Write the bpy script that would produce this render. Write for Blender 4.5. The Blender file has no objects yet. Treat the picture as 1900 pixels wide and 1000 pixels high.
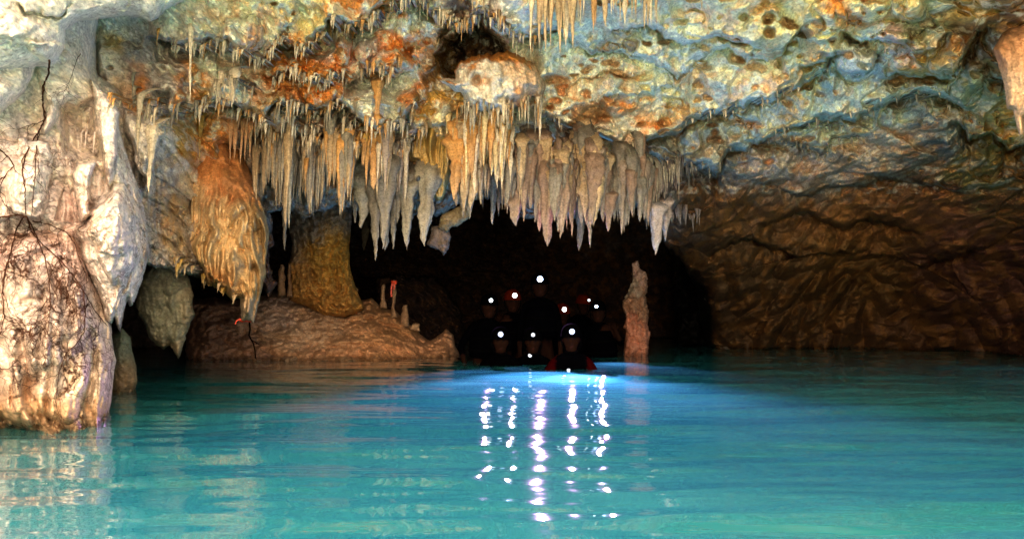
import bpy, math, random
import numpy as np
from mathutils import Vector, Matrix
R = math.radians
random.seed(7)
RNG = np.random.default_rng(7)
scene = bpy.context.scene

# ------------------------------------------------------------------ camera
F = 1948.0                       # focal length in photo pixels (photo is 1900 x 1000)
CZ = 0.55                        # camera height over the water
PITCH = math.atan(80.0 / F)
cam_d = bpy.data.cameras.new('camera')
cam = bpy.data.objects.new('camera', cam_d)
scene.collection.objects.link(cam)
cam.location = (0, 0, CZ)
cam.rotation_euler = (R(90) + PITCH, 0, 0)
cam_d.sensor_width = 36.0
cam_d.lens = F / 1900 * 36.0
cam_d.clip_start = 0.05
cam_d.clip_end = 500
scene.camera = cam

# ------------------------------------------------------------------ world, sun, exposure
SUN_EL, SUN_AZ = R(43), R(176)    # the sun stands over the cave roof and lights the added pale cliff and the water behind the camera
world = bpy.data.worlds.new('World')
scene.world = world
world.use_nodes = True
wn = world.node_tree.nodes
bg = wn['Background']
sky = wn.new('ShaderNodeTexSky')
sky.sky_type = 'NISHITA'
sky.sun_disc = False
sky.sun_elevation = SUN_EL
sky.sun_rotation = math.pi - SUN_AZ
world.node_tree.links.new(sky.outputs[0], bg.inputs[0])
bg.inputs[1].default_value = 0.022
sun_d = bpy.data.lights.new('sun', 'SUN')
sun_d.energy = 5.0
sun_d.angle = R(.5)
sun_d.color = (1.0, 0.90, 0.74)
sun = bpy.data.objects.new('sun', sun_d)
scene.collection.objects.link(sun)
sv = Vector((math.sin(SUN_AZ) * math.cos(SUN_EL), -math.cos(SUN_AZ) * math.cos(SUN_EL), math.sin(SUN_EL)))
sun.rotation_euler = sv.to_track_quat('Z', 'Y').to_euler()
sun.location = sv * 20
scene.view_settings.view_transform = 'Standard'
scene.view_settings.look = 'None'
scene.view_settings.exposure = 4.8
scene.view_settings.gamma = 1
scene.render.engine = 'CYCLES'
cy = scene.cycles
cy.use_denoising = True
try: cy.denoising_prefilter = 'ACCURATE'
except Exception: pass
cy.use_adaptive_sampling = False
cy.use_guiding = True
cy.use_surface_guiding = True
cy.blur_glossy = 2.0
cy.max_bounces = 8
cy.diffuse_bounces = 5
cy.glossy_bounces = 3
cy.sample_clamp_indirect = 6.0
cy.caustics_reflective = True
cy.caustics_refractive = False

# ------------------------------------------------------------------ helpers: projection
CP, SP = math.cos(PITCH), math.sin(PITCH)
def proj(u, v, Y):
    """photo pixel + forward distance -> world point(s)"""
    x = (np.asarray(u, float) - 950) / F
    y = (500 - np.asarray(v, float)) / F
    dy = CP - y * SP
    dz = SP + y * CP
    t = Y / dy
    return np.stack([x * t, Y + 0 * t, CZ + dz * t], -1)
def wy(v):                       # distance of the water line seen at photo row v
    y = (500 - v) / F
    return -CZ * (CP - y * SP) / (SP + y * CP)

# ------------------------------------------------------------------ helpers: noise
_perm = np.random.default_rng(3).permutation(256).astype(np.int32)
_perm = np.concatenate([_perm, _perm, _perm])
_g = np.random.default_rng(4).normal(size=(256, 3)).astype(np.float32)
_g /= np.linalg.norm(_g, axis=1)[:, None]
def _h(i, j, k):
    return _perm[_perm[_perm[i & 255] + (j & 255)] + (k & 255)]
def noise(P, s=(1, 1, 1), seed=0):
    if np.isscalar(s): s = (s, s, s)
    p = P.astype(np.float32) * np.array(s, np.float32) + np.float32(seed * 17.37)
    i = np.floor(p).astype(np.int32); f = p - i
    w = f * f * f * (f * (f * 6 - 15) + 10)
    out = 0
    for a in (0, 1):
        wa = w[..., 0] if a else 1 - w[..., 0]
        for b in (0, 1):
            wb = w[..., 1] if b else 1 - w[..., 1]
            for c in (0, 1):
                wc = w[..., 2] if c else 1 - w[..., 2]
                g = _g[_h(i[..., 0] + a, i[..., 1] + b, i[..., 2] + c)]
                d = g[..., 0] * (f[..., 0] - a) + g[..., 1] * (f[..., 1] - b) + g[..., 2] * (f[..., 2] - c)
                out = out + wa * wb * wc * d
    return out * 1.5
def fbm(P, s, octs=4, seed=0, rough=0.5):
    if np.isscalar(s): s = (s, s, s)
    s = np.array(s, float); a = 1; o = 0
    for k in range(octs):
        o = o + a * noise(P, tuple(s * 2.03 ** k), seed + k * 3); a *= rough
    return o
def worley(P, s, seed=0):
    if np.isscalar(s): s = (s, s, s)
    p = P.astype(np.float32) * np.array(s, np.float32) + np.float32(seed * 11.13)
    i = np.floor(p).astype(np.int32)
    F1 = np.full(p.shape[:-1], 9, np.float32); F2 = F1.copy(); ID = np.zeros(p.shape[:-1], np.int32)
    for a in (-1, 0, 1):
        for b in (-1, 0, 1):
            for c in (-1, 0, 1):
                h = _h(i[..., 0] + a, i[..., 1] + b, i[..., 2] + c)
                o = (_g[h] * 0.45 + 0.5)
                d = (i[..., 0] + a + o[..., 0] - p[..., 0]) ** 2 + (i[..., 1] + b + o[..., 1] - p[..., 1]) ** 2 + (i[..., 2] + c + o[..., 2] - p[..., 2]) ** 2
                m = d < F1
                F2 = np.where(m, F1, np.minimum(F2, d)); ID = np.where(m, h, ID); F1 = np.where(m, d, F1)
    return np.sqrt(F1), np.sqrt(F2), ID
def sstep(a, b, x):
    t = np.clip((x - a) / (b - a), 0, 1)
    return t * t * (3 - 2 * t)

def sdf(poly, U, V):
    """signed distance in pixels, positive inside"""
    P = np.array(poly, float); n = len(P)
    d2 = np.full(U.shape, 1e12); inside = np.zeros(U.shape, bool)
    for k in range(n):
        ax, ay = P[k]; bx, by = P[(k + 1) % n]
        ex, ey = bx - ax, by - ay
        L = ex * ex + ey * ey + 1e-9
        t = np.clip(((U - ax) * ex + (V - ay) * ey) / L, 0, 1)
        d2 = np.minimum(d2, (U - ax - t * ex) ** 2 + (V - ay - t * ey) ** 2)
        if ay != by:
            c = ((ay > V) != (by > V)) & (U < ex * (V - ay) / (by - ay) + ax)
            inside ^= c
    d = np.sqrt(d2)
    return np.where(inside, d, -d)
def tps(ctrl, U, V):
    """smooth surface through control points (u, v, value)"""
    c = np.array(ctrl, float)
    if len(c) == 1: return np.full(U.shape, c[0, 2])
    if len(c) == 2:
        a, b = c; e = b[:2] - a[:2]; L = (e ** 2).sum()
        t = np.clip(((U - a[0]) * e[0] + (V - a[1]) * e[1]) / L, -.2, 1.2)
        return a[2] + t * (b[2] - a[2])
    X = c[:, :2] / 500.0; n = len(X)
    r = np.linalg.norm(X[:, None] - X[None], axis=2)
    if n < 4:
        A = np.zeros((n, n)) + r; w = np.linalg.solve(A + 1e-9, c[:, 2] - c[:, 2].mean())
        o = np.full(U.shape, c[:, 2].mean())
        for k in range(n): o = o + w[k] * np.hypot(U / 500 - X[k, 0], V / 500 - X[k, 1])
        return o
    A = np.zeros((n + 3, n + 3)); A[:n, :n] = r; A[:n, n] = 1; A[:n, n + 1:] = X; A[n, :n] = 1; A[n + 1:, :n] = X.T
    w = np.linalg.solve(A, np.concatenate([c[:, 2], [0, 0, 0]]))
    o = w[n] + w[n + 1] * U / 500 + w[n + 2] * V / 500
    for k in range(n): o = o + w[k] * np.hypot(U / 500 - X[k, 0], V / 500 - X[k, 1])
    return o

# ------------------------------------------------------------------ helpers: objects
def link(o, parent=None):
    scene.collection.objects.link(o)
    if parent is not None: o.parent = parent
    return o
def tag(o, label=None, cat=None, group=None, kind=None):
    if label: o['label'] = label
    if cat: o['category'] = cat
    if group: o['group'] = group
    if kind: o['kind'] = kind
    return o
def mesh_obj(name, verts, faces, mat, parent=None, tint=None, crack=None, smooth=True, origin=None, normals=None):
    verts = np.asarray(verts, np.float32).reshape(-1, 3)
    if origin is not None: verts = verts - np.asarray(origin, np.float32)
    me = bpy.data.meshes.new(name)
    if isinstance(faces, np.ndarray):
        k = faces.shape[1]; nf = len(faces)
        me.vertices.add(len(verts)); me.vertices.foreach_set('co', verts.ravel())
        me.loops.add(nf * k); me.loops.foreach_set('vertex_index', faces.astype(np.int32).ravel())
        me.polygons.add(nf)
        me.polygons.foreach_set('loop_start', np.arange(0, nf * k, k, dtype=np.int32))
        me.update(calc_edges=True)
    else:
        me.from_pydata(verts.tolist(), [], faces); me.update()
    me.validate()
    if smooth: me.polygons.foreach_set('use_smooth', np.ones(len(me.polygons), bool))
    if tint is not None:
        a = me.attributes.new('tint', 'FLOAT_COLOR', 'POINT')
        t = np.ones((len(verts), 4), np.float32); t[:, :3] = np.asarray(tint)
        a.data.foreach_set('color', t.ravel())
    if crack is not None:
        a = me.attributes.new('crack', 'FLOAT', 'POINT')
        a.data.foreach_set('value', (np.zeros(len(verts)) + crack).astype(np.float32).ravel())
    if normals is not None:
        me.normals_split_custom_set_from_vertices(normals.tolist())
    me.materials.append(mat)
    o = bpy.data.objects.new(name, me)
    if origin is not None: o.location = origin
    return link(o, parent)

def new_mat(name):
    m = bpy.data.materials.new(name); m.use_nodes = True
    nt = m.node_tree; return m, nt, nt.nodes['Principled BSDF']
def N(nt, t, **kw):
    n = nt.nodes.new(t)
    for k, v in kw.items(): setattr(n, k, v)
    return n
def plain(name, col, rough=0.6, emit=None, strength=0, metal=0):
    m, nt, b = new_mat(name)
    b.inputs['Specular IOR Level'].default_value = 0.5 if rough < .75 else 0.0
    b.inputs['Base Color'].default_value = (*col, 1)
    b.inputs['Roughness'].default_value = rough
    b.inputs['Metallic'].default_value = metal
    nz = N(nt, 'ShaderNodeTexNoise'); nz.inputs['Scale'].default_value = 60
    bp = N(nt, 'ShaderNodeBump'); bp.inputs['Strength'].default_value = .15; bp.inputs['Distance'].default_value = .002
    nt.links.new(nz.outputs['Fac'], bp.inputs['Height']); nt.links.new(bp.outputs[0], b.inputs['Normal'])
    if emit:
        b.inputs['Emission Color'].default_value = (*emit, 1)
        b.inputs['Emission Strength'].default_value = strength
    return m

def rock_material():
    m, nt, b = new_mat('limestone')
    L = nt.links.new
    tc = N(nt, 'ShaderNodeNewGeometry')
    at = N(nt, 'ShaderNodeAttribute', attribute_name='tint')
    ac = N(nt, 'ShaderNodeAttribute', attribute_name='crack')
    n1 = N(nt, 'ShaderNodeTexNoise'); n1.inputs['Scale'].default_value = 22; n1.inputs['Detail'].default_value = 4; n1.inputs['Roughness'].default_value = .6
    n2 = N(nt, 'ShaderNodeTexNoise'); n2.inputs['Scale'].default_value = 62; n2.inputs['Detail'].default_value = 3; n2.inputs['Roughness'].default_value = .7
    an = N(nt, 'ShaderNodeVectorMath', operation='MULTIPLY'); an.inputs[1].default_value = (1, .4, 1); L(tc.outputs['Position'], an.inputs[0])
    for n in (n1, n2): L(an.outputs[0], n.inputs['Vector'])
    # value variation
    mr = N(nt, 'ShaderNodeMapRange'); mr.inputs[1].default_value = .25; mr.inputs[2].default_value = .75; mr.inputs[3].default_value = .76; mr.inputs[4].default_value = 1.2
    L(n1.outputs['Fac'], mr.inputs[0])
    mr2 = N(nt, 'ShaderNodeMapRange'); mr2.inputs[1].default_value = .3; mr2.inputs[2].default_value = .7; mr2.inputs[3].default_value = .60; mr2.inputs[4].default_value = 1.32
    L(n2.outputs['Fac'], mr2.inputs[0])
    mu0 = N(nt, 'ShaderNodeMath', operation='MULTIPLY'); L(mr.outputs[0], mu0.inputs[0]); L(mr2.outputs[0], mu0.inputs[1])
    # pores of the limestone
    pv = N(nt, 'ShaderNodeTexVoronoi'); pv.inputs['Scale'].default_value = 38; L(an.outputs[0], pv.inputs['Vector'])
    pr = N(nt, 'ShaderNodeMapRange'); pr.inputs[1].default_value = .08; pr.inputs[2].default_value = .34; pr.inputs[3].default_value = .66; pr.inputs[4].default_value = 1.04; L(pv.outputs['Distance'], pr.inputs[0])
    mu = N(nt, 'ShaderNodeMath', operation='MULTIPLY'); L(mu0.outputs[0], mu.inputs[0]); L(pr.outputs[0], mu.inputs[1])
    vm = N(nt, 'ShaderNodeVectorMath', operation='SCALE'); L(at.outputs['Color'], vm.inputs[0]); L(mu.outputs[0], vm.inputs['Scale'])
    # crazed dark lines (voronoi cell borders, warped)
    wv = N(nt, 'ShaderNodeTexNoise'); wv.inputs['Scale'].default_value = 7; wv.inputs['Detail'].default_value = 4; L(an.outputs[0], wv.inputs['Vector'])
    wsc = N(nt, 'ShaderNodeVectorMath', operation='SCALE'); wsc.inputs['Scale'].default_value = .22; L(wv.outputs['Color'], wsc.inputs[0])
    wad = N(nt, 'ShaderNodeVectorMath', operation='ADD'); L(an.outputs[0], wad.inputs[0]); L(wsc.outputs[0], wad.inputs[1])
    st = N(nt, 'ShaderNodeVectorMath', operation='MULTIPLY'); st.inputs[1].default_value = (1, 1, .55); L(wad.outputs[0], st.inputs[0])
    lines = []
    for sc, wd in ((13, .07), (30, .10)):
        v = N(nt, 'ShaderNodeTexVoronoi', feature='DISTANCE_TO_EDGE'); v.inputs['Scale'].default_value = sc
        L(st.outputs[0], v.inputs['Vector'])
        r = N(nt, 'ShaderNodeMapRange'); r.inputs[1].default_value = 0; r.inputs[2].default_value = wd; r.inputs[3].default_value = 1; r.inputs[4].default_value = 0
        L(v.outputs['Distance'], r.inputs[0]); lines.append(r)
    mx = N(nt, 'ShaderNodeMath', operation='MAXIMUM'); L(lines[0].outputs[0], mx.inputs[0]); L(lines[1].outputs[0], mx.inputs[1])
    n3 = N(nt, 'ShaderNodeTexNoise'); n3.inputs['Scale'].default_value = 5; n3.inputs['Detail'].default_value = 3; L(tc.outputs['Position'], n3.inputs['Vector'])
    r3 = N(nt, 'ShaderNodeMapRange'); r3.inputs[1].default_value = .42; r3.inputs[2].default_value = .60; L(n3.outputs['Fac'], r3.inputs[0])
    m3 = N(nt, 'ShaderNodeMath', operation='MULTIPLY'); L(mx.outputs[0], m3.inputs[0]); L(r3.outputs[0], m3.inputs[1])
    m4 = N(nt, 'ShaderNodeMath', operation='MULTIPLY'); L(m3.outputs[0], m4.inputs[0]); L(ac.outputs['Fac'], m4.inputs[1])
    mix = N(nt, 'ShaderNodeMix', data_type='RGBA'); L(m4.outputs[0], mix.inputs['Factor'])
    L(vm.outputs[0], mix.inputs['A']); mix.inputs['B'].default_value = (.07, .028, .015, 1)
    # wet, stained band just over the water
    sx = N(nt, 'ShaderNodeSeparateXYZ'); L(tc.outputs['Position'], sx.inputs[0])
    wj = N(nt, 'ShaderNodeMath', operation='MULTIPLY_ADD'); L(n1.outputs['Fac'], wj.inputs[0]); wj.inputs[1].default_value = -.10; L(sx.outputs['Z'], wj.inputs[2])
    wr = N(nt, 'ShaderNodeMapRange'); wr.inputs[1].default_value = -.03; wr.inputs[2].default_value = .02; wr.inputs[3].default_value = .42; wr.inputs[4].default_value = 1; L(wj.outputs[0], wr.inputs[0])
    wm = N(nt, 'ShaderNodeVectorMath', operation='SCALE'); L(mix.outputs['Result'], wm.inputs[0]); L(wr.outputs[0], wm.inputs['Scale'])
    L(wm.outputs[0], b.inputs['Base Color'])
    rr_ = N(nt, 'ShaderNodeMapRange'); rr_.inputs[1].default_value = .42; rr_.inputs[2].default_value = 1; rr_.inputs[3].default_value = .25; rr_.inputs[4].default_value = .7; L(wr.outputs[0], rr_.inputs[0]); L(rr_.outputs[0], b.inputs['Roughness'])
    # relief
    h1 = N(nt, 'ShaderNodeMath', operation='MULTIPLY'); h1.inputs[1].default_value = .55; L(n2.outputs['Fac'], h1.inputs[0])
    h2 = N(nt, 'ShaderNodeMath', operation='ADD'); L(n1.outputs['Fac'], h2.inputs[0]); L(h1.outputs[0], h2.inputs[1])
    h3 = N(nt, 'ShaderNodeMath', operation='MULTIPLY'); h3.inputs[1].default_value = -.5; L(m4.outputs[0], h3.inputs[0])
    h4 = N(nt, 'ShaderNodeMath', operation='ADD'); L(h2.outputs[0], h4.inputs[0]); L(h3.outputs[0], h4.inputs[1])
    bp = N(nt, 'ShaderNodeBump'); bp.inputs['Strength'].default_value = .5; bp.inputs['Distance'].default_value = .009
    L(h4.outputs[0], bp.inputs['Height']); L(bp.outputs[0], b.inputs['Normal'])
    b.inputs['Specular IOR Level'].default_value = .12
    return m
ROCK = rock_material()

# palette (linear albedo)
CREAM = (.70, .59, .52); WHITE = (.72, .66, .52); PINK = (.64, .46, .41); OCHRE = (.58, .22, .04); ORANGE = (.58, .24, .06)
MUST = (.42, .25, .055); GREY = (.34, .31, .27); BROWN = (.17, .085, .035); MAUVE = (.38, .28, .24); DKB = (.09, .05, .028)
YEL = (.66, .50, .24); GRN = (.30, .33, .20); RED = (.30, .13, .07)
def paint(U, V, spots, warp):
    """albedo of the rock: patches of mineral colour with ragged, noise-driven borders.  spots: (u, v, ru, rv, colour, amount)"""
    U = U + warp[0]; V = V + warp[1]
    col = np.zeros(U.shape + (3,)); tot = np.zeros(U.shape)
    for (u, v, ru, rv, c, a) in spots:
        w = a * np.exp(-(((U - u) / ru) ** 2 + ((V - v) / rv) ** 2)) + 1e-9
        w = w ** 1.5
        col += w[..., None] * np.array(c); tot += w
    return col / tot[..., None]

# =================================================================== CAVE SHELL
STEP = 1.6
us = np.arange(-220, 2120 + STEP, STEP); vs = np.arange(-220, 770 + STEP, STEP)
U, V = np.meshgrid(us, vs)
P0 = proj(U, V, 8.0)             # rough world position, for warps
wu = 16 * fbm(P0, 2.2, 4, 1); wv_ = 16 * fbm(P0, 2.2, 4, 2)
# drip teeth on every lower edge: |noise| columns that hang down
teeth = 13 * np.abs(noise(P0, (6, .3, .6), 5)) + 8 * np.abs(noise(P0, (15, .5, 1.2), 6))
wu = wu + 4.5 * fbm(P0, 13, 2, 7); wv_ = wv_ + 4.5 * fbm(P0, 13, 2, 8)
UU = U + wu; VV = V + wv_ - teeth * sstep(-60, 40, U) * (1 - .6 * sstep(1250, 1400, U)) + 5

def layer(D, poly, ctrl, w, bulge, u=None, v=None):
    u = UU if u is None else u; v = VV if v is None else v
    d = sdf(poly, u, v)
    y = tps(ctrl, U, V)
    g = np.sqrt(np.clip(1 - (1 - np.clip(d / w, 0, 1)) ** 2, 0, 1))
    return np.where(d > 0, np.minimum(D, y + bulge * (1 - g)), D), d
D = tps([(500, 300, 21), (900, 300, 23), (1300, 300, 22), (500, 760, 17), (900, 760, 24), (1300, 760, 22), (-200, 500, 12), (2100, 500, 16)], U, V)
# far side passages seen faintly in the back
D, _ = layer(D, [(740, 500), (800, 520), (850, 570), (880, 700), (700, 760), (700, 520)], [(760, 600, 16.5), (870, 600, 18.5)], 60, .8)
D, _ = layer(D, [(1215, 400), (1330, 420), (1330, 800), (1255, 800), (1262, 600), (1240, 500)], [(1240, 500, 17), (1320, 600, 17.4)], 30, .4)
D, _ = layer(D, [(1240, 330), (1300, 310), (2200, 300), (2200, 820), (1322, 820), (1315, 640), (1300, 560), (1275, 500), (1240, 470), (1222, 440)],
             [(1320, 640, 16.2), (1600, 640, 16.2), (1880, 655, 13.9), (2100, 720, 11), (1280, 400, 12.0), (1600, 400, 12.6), (1880, 400, 11.6), (2100, 400, 10), (1600, 520, 15.2), (1880, 520, 13.2)], 40, .8)
CEIL = [(-220, -260), (2200, -260), (2200, 320), (2200, 480), (1900, 480), (1700, 485), (1500, 480), (1390, 470), (1330, 450), (1285, 400), (1262, 392), (1228, 425), (1200, 392), (1130, 400), (1080, 410), (1010, 398), (940, 380), (880, 372), (820, 395), (740, 395), (660, 392), (560, 395),
        (500, 395), (470, 360), (440, 300), (400, 275), (340, 285), (270, 300), (-220, 300)]
D, dceil = layer(D, CEIL, [(-200, -200, 4.8), (950, -200, 5.0), (2100, -200, 4.4), (200, 0, 6.2), (500, 0, 6.5), (950, 0, 6.7), (1400, 0, 6.2), (1900, 0, 5.6),
                       (200, 100, 6.6), (500, 100, 7.4), (800, 100, 8.2), (1000, 100, 8.0), (1400, 100, 7.2), (1900, 100, 6.5),
                       (300, 200, 7.3), (500, 200, 8.0), (800, 200, 8.7), (1100, 200, 8.9), (1400, 200, 8.4), (1900, 200, 7.8),
                       (500, 300, 9.0), (800, 300, 9.4), (1050, 300, 9.8), (1250, 300, 10.4), (1500, 300, 10.6), (1900, 300, 9.8),
                       (500, 400, 9.4), (700, 400, 9.7), (1000, 400, 10.2), (1250, 400, 11.2), (1500, 360, 11.9), (1900, 400, 11.3), (1330, 440, 13.2), (1600, 480, 14.2), (1900, 480, 12.9)], 24, .5)
# dark cavity above the hanging boulder
hol = sdf([(803, 100), (812, 62), (850, 38), (905, 28), (942, 55), (955, 95), (960, 130), (900, 140), (860, 150), (830, 150), (812, 135)], UU, VV)
D = D + 1.7 * sstep(-4, 26, hol)
# recess wall behind the orange drapery
D, _ = layer(D, [(140, 130), (330, 215), (480, 245), (502, 330), (507, 420), (510, 530), (492, 548), (470, 470), (400, 520), (330, 500), (280, 498), (240, 480), (140, 500)],
             [(250, 250, 6.75), (300, 450, 7.3), (480, 300, 9.0), (500, 500, 9.4), (400, 400, 8.8)], 20, .4)
# small hanging curtain masses between left wall and recess
D, _ = layer(D, [(172, 60), (262, 66), (300, 30), (345, 60), (352, 140), (345, 190), (330, 205), (322, 215), (318, 185), (300, 175), (300, 230), (275, 268), (262, 270), (245, 240), (215, 215), (180, 190)],
             [(200, 80, 6.3), (250, 250, 6.5), (340, 100, 6.9)], 22, .35)
D, _ = layer(D, [(232, 205), (262, 200), (290, 215), (305, 240), (290, 262), (284, 300), (276, 352), (270, 320), (258, 300), (252, 255), (238, 240)], [(260, 240, 6.3), (280, 340, 6.4)], 14, .2)
D, _ = layer(D, [(330, 300), (345, 275), (352, 310), (348, 350), (340, 395), (338, 430), (322, 425), (328, 380)], [(335, 350, 8.0), (340, 400, 8.0)], 12, .2)
D, _ = layer(D, [(290, 400), (325, 400), (338, 430), (330, 470), (318, 500), (308, 480), (300, 450), (285, 430)], [(310, 450, 7.9), (320, 500, 8.0)], 14, .2)
# left wall
D, _ = layer(D, [(-260, -200), (185, -200), (182, 60), (178, 120), (186, 172), (200, 190), (222, 215), (230, 262), (243, 300), (258, 350), (272, 400), (276, 440), (272, 490), (262, 530), (245, 575), (236, 560), (228, 585), (222, 620), (212, 590), (208, 570), (196, 600), (190, 570), (180, 560), (150, 560), (140, 900), (-260, 900)],
             [(-200, -150, 4.0), (-200, 300, 4.3), (-200, 800, 4.6), (0, 0, 4.7), (0, 300, 4.95), (100, 250, 5.25), (100, 400, 5.2), (200, 300, 5.7), (250, 450, 6.0), (210, 600, 6.0), (170, 100, 5.7), (0, 600, 5.6)], 40, .5,
             U + .6 * wu, V + .6 * wv_ - .5 * teeth + 3)
LW = (U + .35 * wu, V + .35 * wv_ - .7 * teeth + 5)
D, _ = layer(D, [(60, 120), (120, 150), (150, 182), (128, 190), (107, 204), (104, 228), (92, 246), (80, 256), (76, 240), (84, 200), (70, 170)], [(90, 200, 4.95), (140, 170, 5.2)], 18, .22, *LW)
D, _ = layer(D, [(168, 150), (188, 172), (206, 190), (224, 214), (218, 262), (214, 300), (208, 335), (200, 352), (192, 340), (186, 292), (182, 240), (174, 205)], [(200, 250, 5.45)], 14, .25, *LW)
D, _ = layer(D, [(136, 424), (160, 398), (192, 372), (208, 345), (228, 340), (246, 366), (260, 392), (274, 430), (277, 470), (264, 525), (247, 572), (238, 560), (230, 590), (222, 618), (212, 592), (205, 600), (196, 596), (188, 570), (176, 540), (160, 500), (150, 450)],
             [(160, 420, 5.15), (260, 430, 5.75), (200, 580, 5.5), (215, 400, 5.35)], 40, .45, *LW)
D, _ = layer(D, [(0, 258), (44, 262), (88, 268), (98, 300), (92, 350), (84, 402), (60, 408), (-60, 410), (-60, 258)], [(0, 300, 4.8), (80, 380, 4.95)], 30, .12, *LW)
D, _ = layer(D, [(142, 300), (176, 300), (168, 330), (160, 380), (166, 405), (148, 412), (140, 372), (134, 330)], [(155, 350, 5.1)], 12, .12, *LW)
# arched recess with two tiny columns in the left wall
rec = sdf([(106, 205), (120, 192), (140, 196), (150, 186), (172, 184), (176, 215), (184, 250), (184, 292), (150, 296), (118, 290), (114, 250), (104, 230)], UU * .6 + U * .4, VV * .6 + V * .4)
D = D + .24 * sstep(-3, 22, rec) + .08 * sstep(0, 6, rec)
rec2 = sdf([(124, 325), (132, 345), (142, 400), (140, 418), (98, 412), (108, 370)], U, V)
D = D + .12 * sstep(0, 6, rec2)
crev = np.exp(-((U - (178 + 8 * np.sin(V / 25))) / 7) ** 2) * sstep(30, 55, V) * (1 - sstep(150, 190, V))
D = D + .16 * crev
# upper left overhanging lips
D, _ = layer(D, [(-260, 90), (62, 96), (55, 142), (44, 172), (24, 192), (0, 214), (-260, 240)], [(-200, 150, 3.9), (0, 150, 4.45), (60, 120, 4.7)], 34, .35, U + .5 * wu, V + .5 * wv_)
D, _ = layer(D, [(-260, -260), (500, -260), (360, -10), (310, 14), (280, 34), (250, 27), (224, 30), (188, 36), (140, 44), (122, 52), (116, 82), (92, 118), (48, 127), (20, 131), (-260, 150)],
             [(-200, -200, 3.6), (-200, 130, 3.9), (0, 0, 4.1), (0, 130, 4.25), (250, 20, 5.0), (350, 0, 5.5), (350, -200, 4.6)], 40, .4, U + .5 * wu, V + .5 * wv_)

def ledge(D, pts, A, Lb, B, La, fade=25):
    p = np.array(pts, float)
    e = np.interp(UU, p[:, 0], p[:, 1])
    s = VV + 3 - e
    m = sstep(p[0, 0] - fade, p[0, 0] + fade, UU) * (1 - sstep(p[-1, 0] - fade, p[-1, 0] + fade, UU))
    below = A * np.exp(-np.clip(s, 0, None) / Lb) * sstep(-1, 4, s)
    above = -B * np.exp(-np.clip(-s, 0, None) / La) * sstep(4, -1, s) * 1.0
    above = -B * np.exp(-np.clip(-s, 0, None) / La) * (1 - sstep(-2, 3, s)) * np.sqrt(np.clip(-s / 12, 0, 1))
    lim = (D < 14)
    return D + m * (below + above) * lim
LEDGES = [
 ([(40, 8), (60, 26), (80, 24), (95, 32), (112, 28), (125, 15)], .16, 8, .04, 20, 8),
 ([(290, 60), (330, 90), (400, 85), (440, 100), (482, 113), (520, 70), (562, 96), (585, 72), (612, 38), (642, 56), (682, 45), (704, 20), (748, 8), (790, -10)], .45, 40, .22, 50, 12),
 ([(345, 215), (372, 190), (420, 200), (450, 212), (490, 228), (520, 195), (550, 200), (600, 218), (622, 192), (645, 215), (700, 240), (745, 235), (775, 190)], .42, 30, .25, 45, 12),
 ([(455, 262), (480, 240), (505, 262), (530, 244), (560, 268), (590, 250), (610, 275), (640, 282), (665, 255), (700, 262), (730, 285), (760, 262), (790, 240)], .3, 25, .18, 30, 12),
 ([(470, 320), (560, 330), (640, 310), (700, 335), (760, 325)], .2, 25, .12, 30, 12),
 ([(500, 150), (540, 130), (600, 155), (620, 130), (650, 150), (690, 120), (720, 135), (745, 115)], .25, 20, .2, 30, 10),
 ([(765, -5), (800, 18), (830, 34), (865, 45), (905, 26), (940, 40), (960, 75), (985, 80), (1015, 70)], .4, 35, .25, 45, 10),
 ([(1005, 200), (1035, 225), (1062, 240), (1090, 258), (1110, 265), (1140, 275), (1165, 285), (1180, 268), (1210, 255), (1250, 240), (1290, 218), (1350, 208), (1404, 184), (1432, 188), (1454, 172), (1500, 158), (1530, 150), (1545, 115)], .5, 38, .28, 55, 10),
 ([(1010, 60), (1060, 90), (1120, 95), (1180, 110), (1240, 140), (1260, 145), (1300, 125)], .22, 25, .15, 40, 12),
 ([(1140, 60), (1200, 50), (1290, 80), (1340, 75), (1400, 95)], .2, 22, .12, 30, 12),
 ([(1170, 290), (1240, 305), (1300, 315), (1332, 322), (1350, 285), (1420, 255), (1470, 240), (1530, 232), (1580, 222), (1600, 205), (1650, 190), (1700, 178), (1760, 188), (1800, 215)], .5, 35, .25, 50, 10),
 ([(1400, 262), (1430, 268), (1470, 275), (1500, 284), (1535, 292), (1548, 262), (1600, 250)], .22, 20, .15, 35, 10),
 ([(1500, 135), (1545, 118), (1560, 140), (1595, 147), (1625, 133), (1642, 98)], .35, 22, .15, 30, 8),
 ([(1560, 70), (1600, 85), (1640, 80), (1700, 100), (1760, 60)], .25, 20, .12, 30, 8),
 ([(1380, 345), (1440, 352), (1490, 375), (1540, 345), (1600, 360), (1640, 340), (1700, 345), (1780, 355)], .16, 25, .12, 45, 12),
 ([(1300, 110), (1350, 95), (1380, 120), (1450, 110), (1480, 60), (1500, 40)], .22, 25, .14, 35, 10),
 ([(1650, 150), (1720, 138), (1760, 130), (1800, 90), (1840, 60)], .4, 30, .2, 40, 10),
 ([(1780, 240), (1800, 270), (1840, 250), (1870, 290), (1900, 280)], .5, 30, .25, 40, 10),
 ([(1320, 470), (1400, 450), (1480, 500), (1560, 470), (1640, 520), (1720, 505), (1800, 480)], .35, 30, .2, 50, 15),
 ([(1500, 590), (1600, 610), (1650, 600), (1740, 580), (1800, 560)], .3, 25, .15, 40, 15),
 ([(1430, 420), (1480, 400), (1560, 430), (1620, 410), (1700, 440)], .3, 25, .2, 40, 15),
]
for l in LEDGES:
    k_ = 1.8 if np.mean([q[0] for q in l[0]]) > 1000 else 1.6
    D = ledge(D, l[0], l[1] * k_, l[2], l[3] * k_, l[4])

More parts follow.
